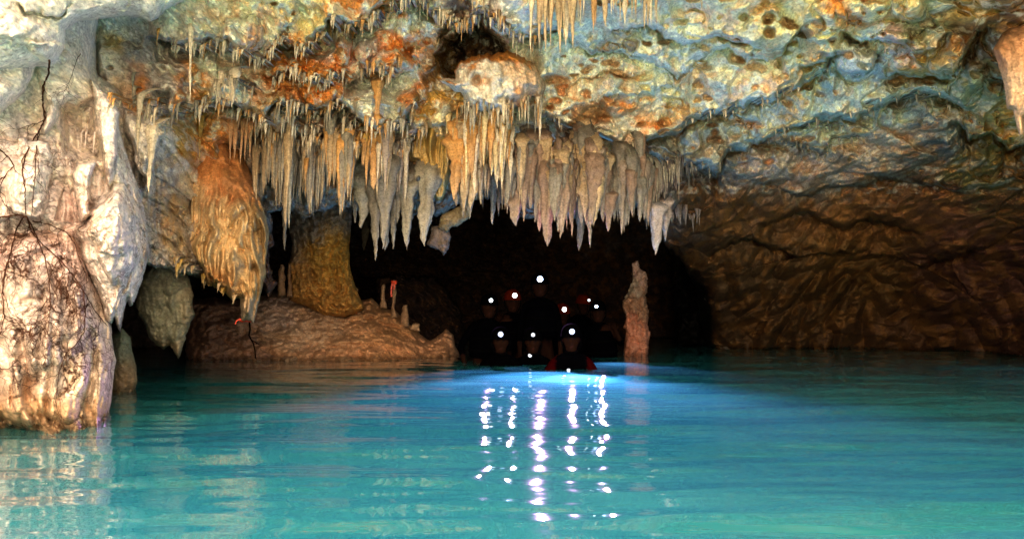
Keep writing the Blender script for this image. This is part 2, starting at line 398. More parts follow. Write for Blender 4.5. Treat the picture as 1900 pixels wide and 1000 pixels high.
def bump(D, u, v, ru, rv, a):
    r2 = ((UU - u) / ru) ** 2 + ((VV - v) / rv) ** 2
    return D - a * np.sqrt(np.clip(1 - r2, 0, 1))
for b in [(600, 160, 40, 45, .35), (565, 120, 30, 28, .3), (538, 190, 26, 28, .3), (700, 195, 48, 40, .3), (680, 85, 26, 24, .3), (632, 85, 22, 26, .25), (735, 110, 40, 30, .35), (760, 190, 26, 30, .3),
          (830, 85, 26, 20, .35), (790, 100, 18, 26, .3), (930, 45, 38, 24, .4), (955, 75, 12, 8, .2), (1530, 40, 45, 50, .3), (1590, 118, 48, 34, .35), (1740, 95, 52, 48, .45), (1660, 85, 45, 26, .25), (1320, 300, 40, 24, .3),
          (1600, 20, 50, 30, .25), (1690, 20, 40, 24, .25), (1860, 0, 50, 26, .5), (450, 60, 40, 40, .25), (430, 175, 40, 30, .25), (505, 215, 20, 20, .2), (1060, 210, 60, 30, .2),
          (200, 420, 45, 60, .2), (60, 360, 40, 60, .12), (215, 470, 35, 60, .2), (1120, 180, 70, 40, .2), (1420, 60, 60, 40, .2), (1120, 250, 36, 22, .2), (30, 60, 60, 30, .12), (90, 90, 40, 20, .12),
          (1790, 150, 40, 50, .2)]:
    D = bump(D, *b[:4], b[4] * 1.3)
# pits: a hand-placed set, then many scattered over the right ceiling
pits = [(1290, 30, 18, 12), (1425, 35, 14, 10), (1425, 60, 14, 10), (1460, 40, 12, 9), (1365, 82, 14, 9), (1405, 125, 18, 8), (1120, 85, 20, 9), (1165, 85, 16, 10), (1095, 210, 34, 18), (1180, 145, 26, 10),
        (1200, 182, 16, 8), (1040, 165, 8, 6), (1135, 85, 10, 8), (1150, 140, 16, 8), (1150, 280, 10, 5), (1325, 245, 8, 6), (1610, 222, 16, 12), (1670, 195, 22, 12), (1720, 228, 14, 10), (1835, 132, 12, 10), (1850, 160, 14, 12), (1660, 152, 16, 12),
        (1590, 40, 10, 8), (1520, 45, 12, 14), (1720, 40, 10, 8), (1740, 70, 18, 12), (1810, 140, 8, 7), (1580, 275, 30, 8), (1585, 315, 18, 16), (1635, 340, 10, 12), (1460, 345, 30, 10), (1570, 105, 10, 8), (1590, 138, 10, 6),
        (1370, 110, 16, 10), (1300, 155, 10, 6), (1345, 72, 10, 7), (1500, 260, 12, 6), (1400, 230, 14, 7), (1250, 110, 8, 6), (1268, 40, 10, 8), (1740, 270, 16, 9), (1230, 225, 14, 8), (1260, 192, 18, 8),
        (575, 95, 8, 6), (675, 28, 6, 5), (590, 22, 5, 9), (545, 180, 12, 12), (205, 130, 6, 5), (195, 150, 5, 4), (560, 255, 5, 4), (740, 280, 6, 5)]
rs = np.random.default_rng(21)
for _ in range(230):
    u, v = rs.uniform(1010, 1880), rs.uniform(-10, 360)
    if v > 250 and u < 1280: continue
    s = rs.uniform(2, 7.5) * (1 + (rs.random() < .1))
    pits.append((u, v, s * rs.uniform(1, 1.9), s * rs.uniform(.6, 1.0)))
for _ in range(30):
    pits.append((rs.uniform(480, 1000), rs.uniform(0, 230), rs.uniform(3, 8), rs.uniform(3, 6)))
pit = np.zeros_like(D)
wf1 = 7 * fbm(P0, 9, 3, 141); wf2 = 5 * fbm(P0, 9, 3, 142)
for (u, v, ru, rv) in pits:
    j0, j1 = np.searchsorted(us, [u - 2.5 * ru - 30, u + 2.5 * ru + 30]); i0, i1 = np.searchsorted(vs, [v - 2.5 * rv - 30, v + 2.5 * rv + 30])
    sl = (slice(max(i0, 0), i1), slice(max(j0, 0), j1))
    r2 = ((U[sl] + .35 * wu[sl] + wf1[sl] - u) / ru) ** 2 + ((V[sl] + .35 * wv_[sl] + wf2[sl] - v) / rv) ** 2
    k = np.clip(1 - r2 / 1.5, 0, 1) ** .8
    pit[sl] = np.maximum(pit[sl], k)
    D[sl] += min(.15, .0075 * (ru + rv)) * k
# ---- relief in world space
P = proj(U, V, D)
near = np.clip(D / 8.0, .55, 1.6)
left = 1 - sstep(270, 350, U)                       # smooth, drippy cream wall
mid = sstep(255, 360, U) * (1 - sstep(960, 1080, U))
right = sstep(960, 1080, U)
fringe = sstep(225, 300, V) * sstep(440, 480, U) * (1 - sstep(1250, 1330, U)) * (D < 13)
Q = P * np.array((1, .38, 1))       # the beds run away from the mouth, so hollows are drawn out along the passage
big = fbm(Q, 1.3, 3, 10)
rg = 1 - np.abs(fbm(Q, (2.6, 2.6, 3.4), 4, 14))      # ridges
w1, w2, wid = worley(Q + .08 * np.stack([noise(Q, 5, 31), noise(Q, 5, 32), noise(Q, 5, 33)], -1), 5.5, 1)
w3, w4, wid2 = worley(Q + .03 * np.stack([noise(Q, 14, 34), noise(Q, 14, 35), noise(Q, 14, 36)], -1), 13, 2)
fine = fbm(Q, 12, 4, 40, .6)
flute = np.abs(noise(P + .05 * noise(P, 4, 50)[..., None], (11, 6, .9), 51)) + .5 * np.abs(noise(P, (26, 12, 2.2), 52))
# scalloped, down-facing steps: sawtooth of warped height gives lips with undercuts
ph = P[..., 2] * 3.6 + P[..., 1] * .9 + 1.0 * fbm(Q, (1.4, 1.4, 1.4), 2, 60)
saw = ph - np.floor(ph)
ph2 = P[..., 2] * 8.5 + P[..., 1] * 1.5 + 1.0 * fbm(Q, (3.0, 3.0, 3.0), 2, 63)
saw2 = ph2 - np.floor(ph2)
def lip(s): return sstep(0, .10, s) * (1 - s) ** .7  # 1 just above the lower edge, drops sharply under it
def ridged(P, s, octs, seed):
    a = 1; o = 0; w = 1
    for k in range(octs):
        n = (1 - np.abs(noise(P, s * 2.1 ** k, seed + k))) ** 2; o = o + a * n * w; w = np.clip(n * 1.4, 0, 1); a *= .5
    return o
lo = sstep(10.3, 12.5, D)
fine = fine * (1 - lo) + fbm(Q, 5, 2, 40) * lo
w3 = np.where(D > 11.5, .9, w3)
crag = ridged(Q, 3.2, 5, 120) * (1 - lo) + .22 * ridged(P, 2.2, 2, 120) * lo
bil = np.abs(noise(Q, 9, 130)) + .5 * np.abs(noise(Q, 20, 131)) + .3 * np.abs(noise(Q, 42, 132))
disp = (-(.16 * mid + .11 * right * (1 - .5 * sstep(380, 430, V)) + .03 * left) * crag * (1 - .6 * fringe) - (.05 * mid + .04 * right * (V < 380) + .03 * left) * bil
        -.22 * big - .05 * (rg - .8)
        - right * (.17 * lip(saw)) * (1 - .75 * lo) - mid * (.12 * lip(saw) + .07 * lip(saw2)) * (1 - fringe)
        - left * (.05 * lip(saw) + .02 * lip(saw2))
        + right * (.07 * sstep(.5, .1, w1) - .05 * np.sqrt(np.clip(1 - (w1 / .7) ** 2, 0, 1)) * ((wid % 4) == 0)) + (.02 + .015 * right + .03 * mid) * sstep(.45, .15, w3)
        - mid * (1 - fringe) * .12 * np.sqrt(np.clip(1 - (w1 / .62) ** 2, 0, 1)) * ((wid % 3) > 0)
        - (.030 + .015 * mid - .012 * right - .012 * right * sstep(360, 420, V)) * fine * np.clip(near, .4, 1.2)
        - .16 * fringe * flute * (1 - .6 * lo)
        - left * .13 * flute * sstep(150, 330, V) - left * .03 * flute - left * (.022 * np.sqrt(np.clip(1 - (w3 / .7) ** 2, 0, 1)) + .012 * fine)
        - sstep(1300, 1380, U) * sstep(400, 520, V) * (1 - .5 * sstep(1650, 1800, U)) * .55 * np.abs(noise(P, (3.2, 1.5, .35), 53)))
dark_far = sstep(14.5, 16, D)
D = D + disp * np.clip(near, .6, 1.3)
P = proj(U, V, D)

# ---- rock colours, with deep shade painted into the far rock
warp = (46 * fbm(Q, 2.6, 4, 70) + 16 * noise(Q, 14, 72), 40 * fbm(Q, 2.6, 4, 71) + 16 * noise(Q, 14, 73))
SP_ = [(-50, 0, 200, 200, WHITE, 1), (60, 60, 120, 90, (.68, .64, .56), 1), (60, 300, 130, 160, CREAM, 1), (150, 260, 30, 40, (.55, .45, .36), .8), (130, 380, 16, 40, PINK, 1.3), (170, 400, 14, 60, ORANGE, .35), (230, 450, 60, 110, (.66, .58, .52), 1),
       (240, 600, 30, 30, PINK, 1), (60, 350, 50, 60, PINK, .4), (215, 85, 18, 22, MUST, 1.2), (235, 150, 26, 26, OCHRE, 1.2), (240, 185, 22, 20, OCHRE, 1), (230, 120, 20, 20, MAUVE, 1), (270, 90, 30, 60, GREY, .7), (345, 170, 18, 40, ORANGE, 1.1), (350, 200, 24, 14, MUST, 1.2),
       (345, 90, 40, 40, GREY, .7), (290, 250, 40, 70, (.5, .47, .4), .8), (300, 420, 40, 90, GREY, .8), (310, 400, 22, 30, MUST, 1), (320, 450, 20, 30, MUST, .9), (340, 350, 14, 60, WHITE, .8), (370, 250, 40, 30, MUST, 1), (410, 245, 40, 30, ORANGE, .9),
       (440, 60, 70, 60, (.60, .52, .38), 1), (400, 100, 50, 40, (.5, .44, .36), .9), (455, 70, 22, 40, ORANGE, .8), (480, 20, 60, 20, YEL, .9), (560, 40, 60, 50, YEL, 1), (660, 8, 60, 18, OCHRE, 1.4), (700, 40, 50, 20, WHITE, 1), (430, 170, 60, 40, (.6, .54, .4), 1), (500, 130, 30, 40, ORANGE, 1.1),
       (545, 150, 50, 40, OCHRE, 1.2), (540, 190, 30, 28, BROWN, 1), (610, 165, 36, 40, ORANGE, 1.1), (570, 110, 40, 26, OCHRE, 1.1), (500, 220, 26, 22, MUST, 1.3), (630, 90, 30, 24, CREAM, 1), (680, 85, 26, 20, CREAM, 1), (660, 150, 30, 30, MAUVE, .9), (700, 190, 60, 40, WHITE, 1.2), (730, 95, 45, 28, OCHRE, 1.4), (770, 165, 24, 30, OCHRE, 1.3), (740, 140, 30, 20, WHITE, .8),
       (780, 60, 40, 50, WHITE, .8), (820, 200, 24, 120, MUST, 1.2), (800, 140, 30, 30, BROWN, 1.2), (870, 90, 60, 40, DKB, 1.6), (600, 250, 90, 18, (.55, .45, .35), 1), (590, 280, 110, 18, ORANGE, .9), (480, 240, 40, 30, GREY, .9), (520, 330, 60, 60, GREY, 1), (620, 350, 80, 60, GREY, 1), (680, 290, 50, 30, MUST, 1),
       (700, 320, 30, 40, ORANGE, .8), (780, 300, 40, 50, MAUVE, 1), (760, 380, 80, 30, GREY, 1), (880, 260, 80, 50, YEL, 1), (860, 320, 50, 60, ORANGE, .9), (900, 220, 60, 20, WHITE, .9), (980, 300, 60, 50, MAUVE, 1), (1060, 340, 80, 60, PINK, .7), (1100, 400, 100, 50, MAUVE, 1), (1200, 360, 60, 60, GREY, 1), (1250, 330, 40, 30, GREY, .9),
       (950, 45, 40, 26, CREAM, 1), (1050, 110, 90, 50, (.50, .52, .38), 1), (1100, 170, 90, 50, (.56, .52, .36), 1), (1095, 212, 36, 18, OCHRE, 1.3), (1180, 222, 34, 18, OCHRE, 1.3), (1150, 250, 60, 22, WHITE, .9), (1230, 190, 60, 30, YEL, .7), (1180, 60, 110, 50, (.50, .52, .38), 1), (1300, 100, 110, 60, (.74, .66, .46), 1), (1420, 50, 60, 40, YEL, .8),
       (1360, 150, 80, 40, (.62, .54, .38), 1), (1440, 190, 60, 30, WHITE, .9), (1500, 100, 50, 40, YEL, .9), (1530, 30, 40, 40, YEL, 1), (1575, 15, 30, 26, OCHRE, 1.3), (1650, 20, 50, 26, YEL, .9), (1600, 110, 50, 34, WHITE, .9), (1670, 85, 34, 20, PINK, .9), (1740, 110, 48, 40, MUST, 1.3), (1740, 50, 50, 40, GRN, 1), (1850, 60, 60, 60, BROWN, 1), (1820, 20, 40, 30, MUST, .9),
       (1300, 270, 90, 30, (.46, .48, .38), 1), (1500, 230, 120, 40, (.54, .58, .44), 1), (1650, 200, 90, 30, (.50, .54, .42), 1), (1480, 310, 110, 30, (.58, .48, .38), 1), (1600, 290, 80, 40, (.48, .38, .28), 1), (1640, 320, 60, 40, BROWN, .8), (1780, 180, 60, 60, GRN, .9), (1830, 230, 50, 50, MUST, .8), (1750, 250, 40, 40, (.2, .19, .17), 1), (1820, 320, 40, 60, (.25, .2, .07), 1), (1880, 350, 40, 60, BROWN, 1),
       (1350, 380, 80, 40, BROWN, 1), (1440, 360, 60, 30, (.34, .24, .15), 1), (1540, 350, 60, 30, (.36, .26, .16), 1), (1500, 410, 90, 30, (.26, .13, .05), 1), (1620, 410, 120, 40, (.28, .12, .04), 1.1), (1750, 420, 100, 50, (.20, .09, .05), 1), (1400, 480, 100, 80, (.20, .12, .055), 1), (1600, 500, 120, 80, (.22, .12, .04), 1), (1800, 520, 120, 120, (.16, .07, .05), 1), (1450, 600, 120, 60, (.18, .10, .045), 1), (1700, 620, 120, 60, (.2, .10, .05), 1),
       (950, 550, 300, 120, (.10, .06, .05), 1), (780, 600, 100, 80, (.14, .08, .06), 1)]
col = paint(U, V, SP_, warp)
# small scale mottling: ochre bleeding out of hollows, pale calcite on ridges
zone_o = mid * .9 + right * .75 + left * .22
Q = P * np.array((1, .38, 1))
spot = sstep(.10, .38, fbm(Q, 5.5, 4, 80, .6) + .18 * zone_o) * zone_o
fac = spot * (.50 - .26 * mid)
col = col * (1 - fac[..., None]) + np.array((.50, .22, .05)) * fac[..., None]
pale = sstep(.05, .4, fbm(Q, 8, 4, 84, .6)) * (V < 360) * (.5 + .15 * mid)
col = col * (1 - pale[..., None]) + np.array((.74, .66, .48)) * pale[..., None]
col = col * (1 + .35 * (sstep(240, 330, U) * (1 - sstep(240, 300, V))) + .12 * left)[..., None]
deep_shade = 1 - .62 * sstep(300, 560, V) * sstep(1200, 1300, U) - .65 * sstep(13.5, 15.5, D) * (1 - sstep(1300, 1340, U))  # shade of the right wall and far rock put into the colour
col = np.clip(col * deep_shade[..., None], 0, .8)
pf = np.clip(pit * 1.5, 0, 1) * sstep(-.35, .3, fbm(Q, 2.2, 2, 91)) * .8
pc = np.array((.44, .25, .10)) + sstep(0, .3, noise(P, 3, 88))[..., None] * np.array((.22, .07, .02))
col = col * (1 - pf[..., None]) + pc * pf[..., None]
col = col * (1 + .22 * fbm(Q, 3, 3, 90))[..., None]
crack = np.clip(left * 1.0 * (.40 + .35 * sstep(180, 300, V)), 0, 1) + .2 * mid
crack = crack * (U < 300) + .05 * (U >= 300) * (U < 1100)

# smooth normals over the whole shell, then split into named parts of the setting
H, W = U.shape
idx = np.arange(H * W).reshape(H, W)
quads = np.stack([idx[:-1, :-1], idx[1:, :-1], idx[1:, 1:], idx[:-1, 1:]], -1).reshape(-1, 4)
gu = np.gradient(P, axis=1); gv = np.gradient(P, axis=0)
NRM = np.cross(gv, gu); NRM /= np.linalg.norm(NRM, axis=2)[..., None] + 1e-12
cu = U[:-1, :-1].ravel() + 0.8; cv = V[:-1, :-1].ravel() + 0.8; cd = D[:-1, :-1].ravel()
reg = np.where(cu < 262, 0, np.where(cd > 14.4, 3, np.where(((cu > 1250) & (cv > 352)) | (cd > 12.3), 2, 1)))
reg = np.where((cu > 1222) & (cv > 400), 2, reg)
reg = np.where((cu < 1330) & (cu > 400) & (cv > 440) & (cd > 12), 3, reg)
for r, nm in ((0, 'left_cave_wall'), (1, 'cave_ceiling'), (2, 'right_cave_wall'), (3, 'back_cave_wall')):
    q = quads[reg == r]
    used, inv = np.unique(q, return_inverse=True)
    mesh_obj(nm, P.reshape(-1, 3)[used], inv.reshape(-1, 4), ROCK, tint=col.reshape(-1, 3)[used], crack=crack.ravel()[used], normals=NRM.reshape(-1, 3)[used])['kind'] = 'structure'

# unseen hill shell added to keep sun and sky out: from the rim of the shell up, outwards and back, then closed behind
def hill():
    k = 8
    L_ = P[::-1, 0][::k]; T_ = P[0, ::k]; R_ = P[:, -1][::k]
    rim = np.concatenate([L_, T_, R_]); n = len(rim)
    outw = np.concatenate([np.tile((-1., 0, 0), (len(L_), 1)), np.tile((0, 0, 1.), (len(T_), 1)), np.tile((1., 0, 0), (len(R_), 1))])
    rows = [rim]
    for d, up in ((.05, .18), (.25, .34), (.8, .5), (2.2, .8), (5, 1.3), (9, 1.8), (14, 2.2), (20, 2.6), (25, 2.6)):
        r = rim + outw * up
        r[:, 1] = rim[:, 1] * (1 - d / 25) + 28 * d / 25 if d > 2 else rim[:, 1] + d
        r[:, 0] += outw[:, 0] * .62 * (r[:, 1] - rim[:, 1])
        tm = outw[:, 2] > 0; sgn = np.clip(rim[:, 0] / np.abs(rim[:, 0]).max(), -1, 1)
        r[tm, 0] += sgn[tm] * .62 * (r[tm, 1] - rim[tm, 1])
        r = r + min(1, d * 2) * .25 * np.stack([fbm(r, .7, 3, 205), fbm(r, .7, 3, 206), fbm(r, .7, 3, 207)], -1)
        rows.append(r)
    c = rows[-1].copy(); c[:, 0] *= .02; c[:, 2] = .5; rows.append(c)
    G = np.stack(rows); m = len(rows)
    ix = np.arange(m * n).reshape(m, n)
    q = np.stack([ix[:-1, :-1], ix[1:, :-1], ix[1:, 1:], ix[:-1, 1:]], -1).reshape(-1, 4)
    o = mesh_obj('light_block_hill', G.reshape(-1, 3), q, ROCK, tint=np.full((m * n, 3), .35) * np.array((1, .9, .7)), crack=0)
    o['kind'] = 'structure'
hill()

ZB = D.copy()
def zat(u, v, rad=1):
    j = int(round((u - us[0]) / STEP)); i = int(round((v - vs[0]) / STEP))
    i = min(max(i, 0), H - 1); j = min(max(j, 0), W - 1)
    return float(ZB[max(i - rad, 0):i + rad + 1, max(j - rad, 0):j + rad + 1].min())

# =================================================================== OUTER SHELL (behind the camera) : unseen rock added to steer the daylight
def outer():
    # unseen pale ring added to bounce warm sunlight inside: joins the shell's left and right edges and closes behind the camera, open to the sky
    ring = [(-2.35, 3.9), (-3.6, 2.6), (-4.2, 0), (-4.0, -1.6), (-2.8, -2.8), (-.5, -3.4), (2.2, -3.4), (4.6, -2.8), (5.6, -1.0), (5.4, 2.0), (4.2, 4.2), (2.7, 4.5)]
    hgt = [3, 3.4, 4.6, 5.6, 6.4, 6.6, 6.2, 5.0, 3.6, 3.2, 3.0, 3.0]
    pts = []; hh = []
    for k in range(len(ring) - 1):
        for t in np.linspace(0, 1, 14, endpoint=False):
            pts.append((ring[k][0] * (1 - t) + ring[k + 1][0] * t, ring[k][1] * (1 - t) + ring[k + 1][1] * t)); hh.append(hgt[k] * (1 - t) + hgt[k + 1] * t)
    pts.append(ring[-1]); hh.append(hgt[-1]); pts = np.array(pts); hh = np.array(hh); n = len(pts)
    hs = np.linspace(-.6, 1, 16); G = np.zeros((16, n, 3))
    for i, t in enumerate(hs):
        G[i, :, :2] = pts
        G[i, :, 2] = np.where(t < 0, t * 1.5, t * hh)
    Pn = G + .35 * np.stack([fbm(G, .8, 4, 5), fbm(G, .8, 4, 6), fbm(G, .8, 4, 7)], -1)
    ix = np.arange(16 * n).reshape(16, n)
    q = np.stack([ix[:-1, :-1], ix[:-1, 1:], ix[1:, 1:], ix[1:, :-1]], -1).reshape(-1, 4)
    low_bounce = np.maximum(sstep(2.0, 3.6, Pn[..., 0].reshape(-1)), 1 - sstep(.6, 1.3, Pn[..., 2].reshape(-1)))[:, None]  # dark tint on the parts meant to bounce less light inside
    tint = np.array((.95, .80, .66)) * (1 - low_bounce) + np.array((.14, .15, .09)) * low_bounce
    o = mesh_obj('bounce_cliff', Pn.reshape(-1, 3), q, ROCK, tint=tint, crack=.1)
    o['kind'] = 'structure'
outer()
def bounce_bank():
    # unseen pale slope added behind the camera to bounce warm sunlight up to the ceiling
    X, Y_ = np.meshgrid(np.linspace(-6, 7, 60), np.linspace(-4.5, -.5, 40))
    G = np.stack([X, Y_, -.22 - .20 * (Y_ + .5)], -1)
    G[..., 2] += .2 * fbm(G, .9, 4, 25)
    ix = np.arange(X.size).reshape(X.shape)
    q = np.stack([ix[:-1, :-1], ix[:-1, 1:], ix[1:, 1:], ix[1:, :-1]], -1).reshape(-1, 4)
    o = mesh_obj('bounce_bank', G.reshape(-1, 3), q, ROCK, tint=np.full((X.size, 3), .85) * np.array((1, .92, .70)), crack=.1)
    o['kind'] = 'structure'
bounce_bank()

def overhang():
    # unseen low rock roof added to shade the right hand side
    X, Y_ = np.meshgrid(np.linspace(2.3, 6.2, 40), np.linspace(-3.2, 4.9, 60))
    Z = 2.65 + .10 * (X - 2)
    G = np.stack([X + .5 * np.sin(Y_ * .9) * (6.2 - X) / 4, Y_, Z], -1)
    G = G + .25 * np.stack([fbm(G, .9, 4, 15), fbm(G, .9, 4, 16), fbm(G, .9, 4, 17)], -1)
    T_ = G.copy(); T_[..., 2] += .5
    ix = np.arange(X.size).reshape(X.shape)
    q = np.stack([ix[:-1, :-1], ix[:-1, 1:], ix[1:, 1:], ix[1:, :-1]], -1).reshape(-1, 4)
    o = mesh_obj('shade_roof', np.concatenate([G.reshape(-1, 3), T_.reshape(-1, 3)]), np.concatenate([q, q[:, ::-1] + X.size]), ROCK, tint=np.full((2 * X.size, 3), .45) * np.array((1, .85, .7)), crack=.1)
    o['kind'] = 'structure'
overhang()

# =================================================================== WATER
def water():
    ys = [-9.0]
    y = -9.0
    while y < 26:
        y += .35 if y < 1.5 else max(.012, .0035 * y * (1 + .08 * y)) if y < 10 else .08
        ys.append(y)
    ys = np.array(ys)
    k = np.linspace(-1, 1, 420)
    X = k[None, :] * (np.clip(ys, 0, None)[:, None] * .62 + np.where(ys < 1.5, 7, 1.6)[:, None]); Y_ = ys[:, None] + 0 * X
    G = np.stack([X, Y_, 0 * X], -1)
    wz = .016 * noise(G, (.6, 1.4, 1), 3) + .010 * noise(G, (1.1, 2.6, 1), 4) + .0042 * noise(G, (2.4, 5.5, 1), 5) + .0006 * noise(G, (6, 14, 1), 6)
    G[..., 2] = wz * np.clip(1.25 - .02 * Y_, .6, 1.2)
    ix = np.arange(X.size).reshape(X.shape)
    q = np.stack([ix[:-1, :-1], ix[:-1, 1:], ix[1:, 1:], ix[1:, :-1]], -1).reshape(-1, 4)
    m, nt, b = new_mat('milky_turquoise_water')
    L = nt.links.new
    geo = N(nt, 'ShaderNodeNewGeometry')
    n1 = N(nt, 'ShaderNodeTexNoise'); n1.inputs['Scale'].default_value = .45; n1.inputs['Detail'].default_value = 3
    L(geo.outputs['Position'], n1.inputs['Vector'])
    rp = N(nt, 'ShaderNodeValToRGB')
    rp.color_ramp.elements[0].position = .35; rp.color_ramp.elements[0].color = (.008, .112, .118, 1)
    rp.color_ramp.elements[1].position = .65; rp.color_ramp.elements[1].color = (.020, .156, .150, 1)
    L(n1.outputs['Fac'], rp.inputs[0]); L(rp.outputs[0], b.inputs['Base Color'])
    b.inputs['Roughness'].default_value = .016
    b.inputs['IOR'].default_value = 1.33
    mp = N(nt, 'ShaderNodeVectorMath', operation='MULTIPLY'); mp.inputs[1].default_value = (.6, 2.0, 1); L(geo.outputs['Position'], mp.inputs[0])
    n2 = N(nt, 'ShaderNodeTexNoise'); n2.inputs['Scale'].default_value = 4; n2.inputs['Detail'].default_value = 1.5; n2.inputs['Roughness'].default_value = .45
    L(mp.outputs[0], n2.inputs['Vector'])
    bp = N(nt, 'ShaderNodeBump'); bp.inputs['Strength'].default_value = .35; bp.inputs['Distance'].default_value = .010
    L(n2.outputs['Fac'], bp.inputs['Height']); L(bp.outputs[0], b.inputs['Normal'])
    o = mesh_obj('water', G.reshape(-1, 3), q, m)
    o['kind'] = 'structure'
water()

# =================================================================== ROCK BODIES (each formation a thing)
def body(name, poly, yc, T, w, label, cat, spots, step=1.7, warp_px=4, warp_s=3.0, tooth=0.0, tooth_s=8, flutes=0.0, flute_s=(11, 6, .9), knobs=0.03, fine_a=.02, crackv=.1, seed=0,
         group=None, layers=0.0, back=1.0, z_fall=0.0, extra=None, record=True):
    p = np.array(poly, float)
    x0, y0 = p.min(0) - 14; x1, y1 = p.max(0) + 14
    bu = np.arange(x0, x1, step); bv = np.arange(y0, y1 + tooth * 2, step)
    U_, V_ = np.meshgrid(bu, bv)
    ymid = float(np.mean([c[2] for c in yc]))
    Q = proj(U_, V_, ymid)
    def field(u, v):
        q = proj(u, v, ymid)
        a = warp_px * fbm(q, warp_s, 4, seed + 1); b = warp_px * fbm(q, warp_s, 4, seed + 2)
        t = tooth * (np.abs(noise(q, (tooth_s, 1, .3), seed + 3)) + .5 * np.abs(noise(q, (tooth_s * 2.3, 1, .6), seed + 4))) if tooth else 0
        return sdf(poly, u + a, v + b - t + tooth * .3)
    d = field(U_, V_)
    # walk outside samples onto the outline
    Us, Vs = U_.copy(), V_.copy(); out = d <= 0; close = (d > -2.6 * step) & out
    for _ in range(3):
        e = 1.0
        cu_, cv_ = Us[close], Vs[close]
        d0 = field(cu_, cv_)
        gx = (field(cu_ + e, cv_) - d0) / e; gy = (field(cu_, cv_ + e) - d0) / e
        gl = gx * gx + gy * gy + .05
        Us[close] -= np.clip(d0 * gx / gl, -4, 4); Vs[close] -= np.clip(d0 * gy / gl, -4, 4)
    dd = np.clip(d, 0, None)
    g = np.sqrt(np.clip(1 - (1 - np.clip(dd / w, 0, 1)) ** 2, 0, 1))
    Yc = tps(yc, Us, Vs)
    f0 = Yc - T * g
    Pq = proj(Us, Vs, f0)
    fl = np.abs(noise(Pq + .05 * noise(Pq, 4, seed + 9)[..., None], flute_s, seed + 10)) + .5 * np.abs(noise(Pq, tuple(np.array(flute_s) * 2.3), seed + 11))
    fw = 1.0 if extra is None else extra(Us, Vs)
    a1, a2, _i = worley(Pq + .04 * noise(Pq, 9, seed + 12)[..., None], 13, seed % 7)
    ds = flutes * fl * fw + knobs * np.sqrt(np.clip(1 - (a1 / .7) ** 2, 0, 1)) + fine_a * fbm(Pq, 11, 4, seed + 13, .6) + .25 * T * fbm(Pq, 2.5, 2, seed + 14)
    if layers:
        ph = Pq[..., 2] * 14 + 1.2 * fbm(Pq, 4, 3, seed + 15); sw = ph - np.floor(ph)
        ds = ds + layers * lip(sw)
    ds = ds * np.clip(g * 1.6, 0, 1)
    Yf = f0 - ds; Yb = Yc + T * back * g + .3 * ds
    A = proj(Us, Vs, Yf); B = proj(Us, Vs, Yb)
    h, w_ = U_.shape
    ins = d > 0
    cell = ins[:-1, :-1] | ins[1:, :-1] | ins[:-1, 1:] | ins[1:, 1:]
    ia = np.arange(h * w_).reshape(h, w_); ib = np.where(ins, ia + h * w_, ia)
    cc = cell.ravel()
    qa = np.stack([ia[:-1, :-1], ia[1:, :-1], ia[1:, 1:], ia[:-1, 1:]], -1).reshape(-1, 4)[cc]
    qb = np.stack([ib[:-1, :-1], ib[:-1, 1:], ib[1:, 1:], ib[1:, :-1]], -1).reshape(-1, 4)[cc]
    # cells that touch no inside vertex on the back would duplicate the front: keep only true back cells
    q = np.concatenate([qa, qb]); allv = np.concatenate([A.reshape(-1, 3), B.reshape(-1, 3)])
    wp = (30 * fbm(A, 2.6, 4, seed + 20) + 8 * noise(A, 14, seed + 21), 30 * fbm(A, 2.6, 4, seed + 22) + 8 * noise(A, 14, seed + 23))
    c = paint(Us, Vs, spots, wp)
    c = c * (1 + .25 * fbm(A, 4, 3, seed + 24) + .2 * fbm(A, (14, 8, 2), 2, seed + 25))[..., None]
    c2 = np.concatenate([c.reshape(-1, 3), c.reshape(-1, 3)])
    used, inv = np.unique(q, return_inverse=True)
    pts = allv[used]
    org = (float(pts[:, 0].mean()), float(pts[:, 1].mean()), float(pts[:, 2].min()))
    cr = np.zeros(len(used)) + crackv
    o = mesh_obj(name, pts, inv.reshape(-1, 4), ROCK, tint=c2[used], crack=cr, origin=org)
    tag(o, label, cat, group)
    if record:   # front depth into the lookup
        j0 = int((x0 - us[0]) / STEP); i0 = int((y0 - vs[0]) / STEP)
        for i in range(max(i0, 0), min(H, int((bv[-1] - vs[0]) / STEP))):
            ii = int((vs[i] - y0) / step)
            if not 0 <= ii < h: continue
            jj = np.arange(max(j0, 0), min(W, int((bu[-1] - us[0]) / STEP)))
            kk = ((us[jj] - x0) / step).astype(int); ok = (kk >= 0) & (kk < w_)
            jj, kk = jj[ok], kk[ok]
            m = ins[ii, kk]
            ZB[i, jj[m]] = np.minimum(ZB[i, jj[m]], Yf[ii, kk[m]])
    return o

body('flowstone_boulder', [(-220, 425), (-40, 412), (20, 403), (90, 409), (138, 426), (150, 452), (164, 500), (186, 550), (204, 600), (211, 640), (216, 672), (212, 700), (206, 740), (200, 775), (196, 870), (-220, 880)],
     [(-200, 500, 5.5), (60, 410, 5.45), (0, 800, 5.75), (190, 780, 5.75), (190, 600, 5.8), (-200, 850, 5.5)], .72, 170,
     'huge cream boulder crazed with dark cracks and roots rising from the water at the left', 'boulder',
     [(0, 450, 90, 40, PINK, 1), (60, 430, 90, 26, (.5, .32, .22), .8), (60, 600, 120, 90, (.68, .54, .44), 1.2), (140, 520, 60, 60, PINK, .6), (150, 650, 60, 80, (.66, .52, .38), 1), (100, 790, 150, 30, (.56, .36, .2), .8), (40, 700, 30, 80, (.5, .3, .17), .5)],
     flutes=.30, flute_s=(7, 4, .9), knobs=.06, fine_a=.02, crackv=1.15, seed=100, warp_px=6, extra=lambda u, v: .35 + .9 * sstep(560, 720, v))
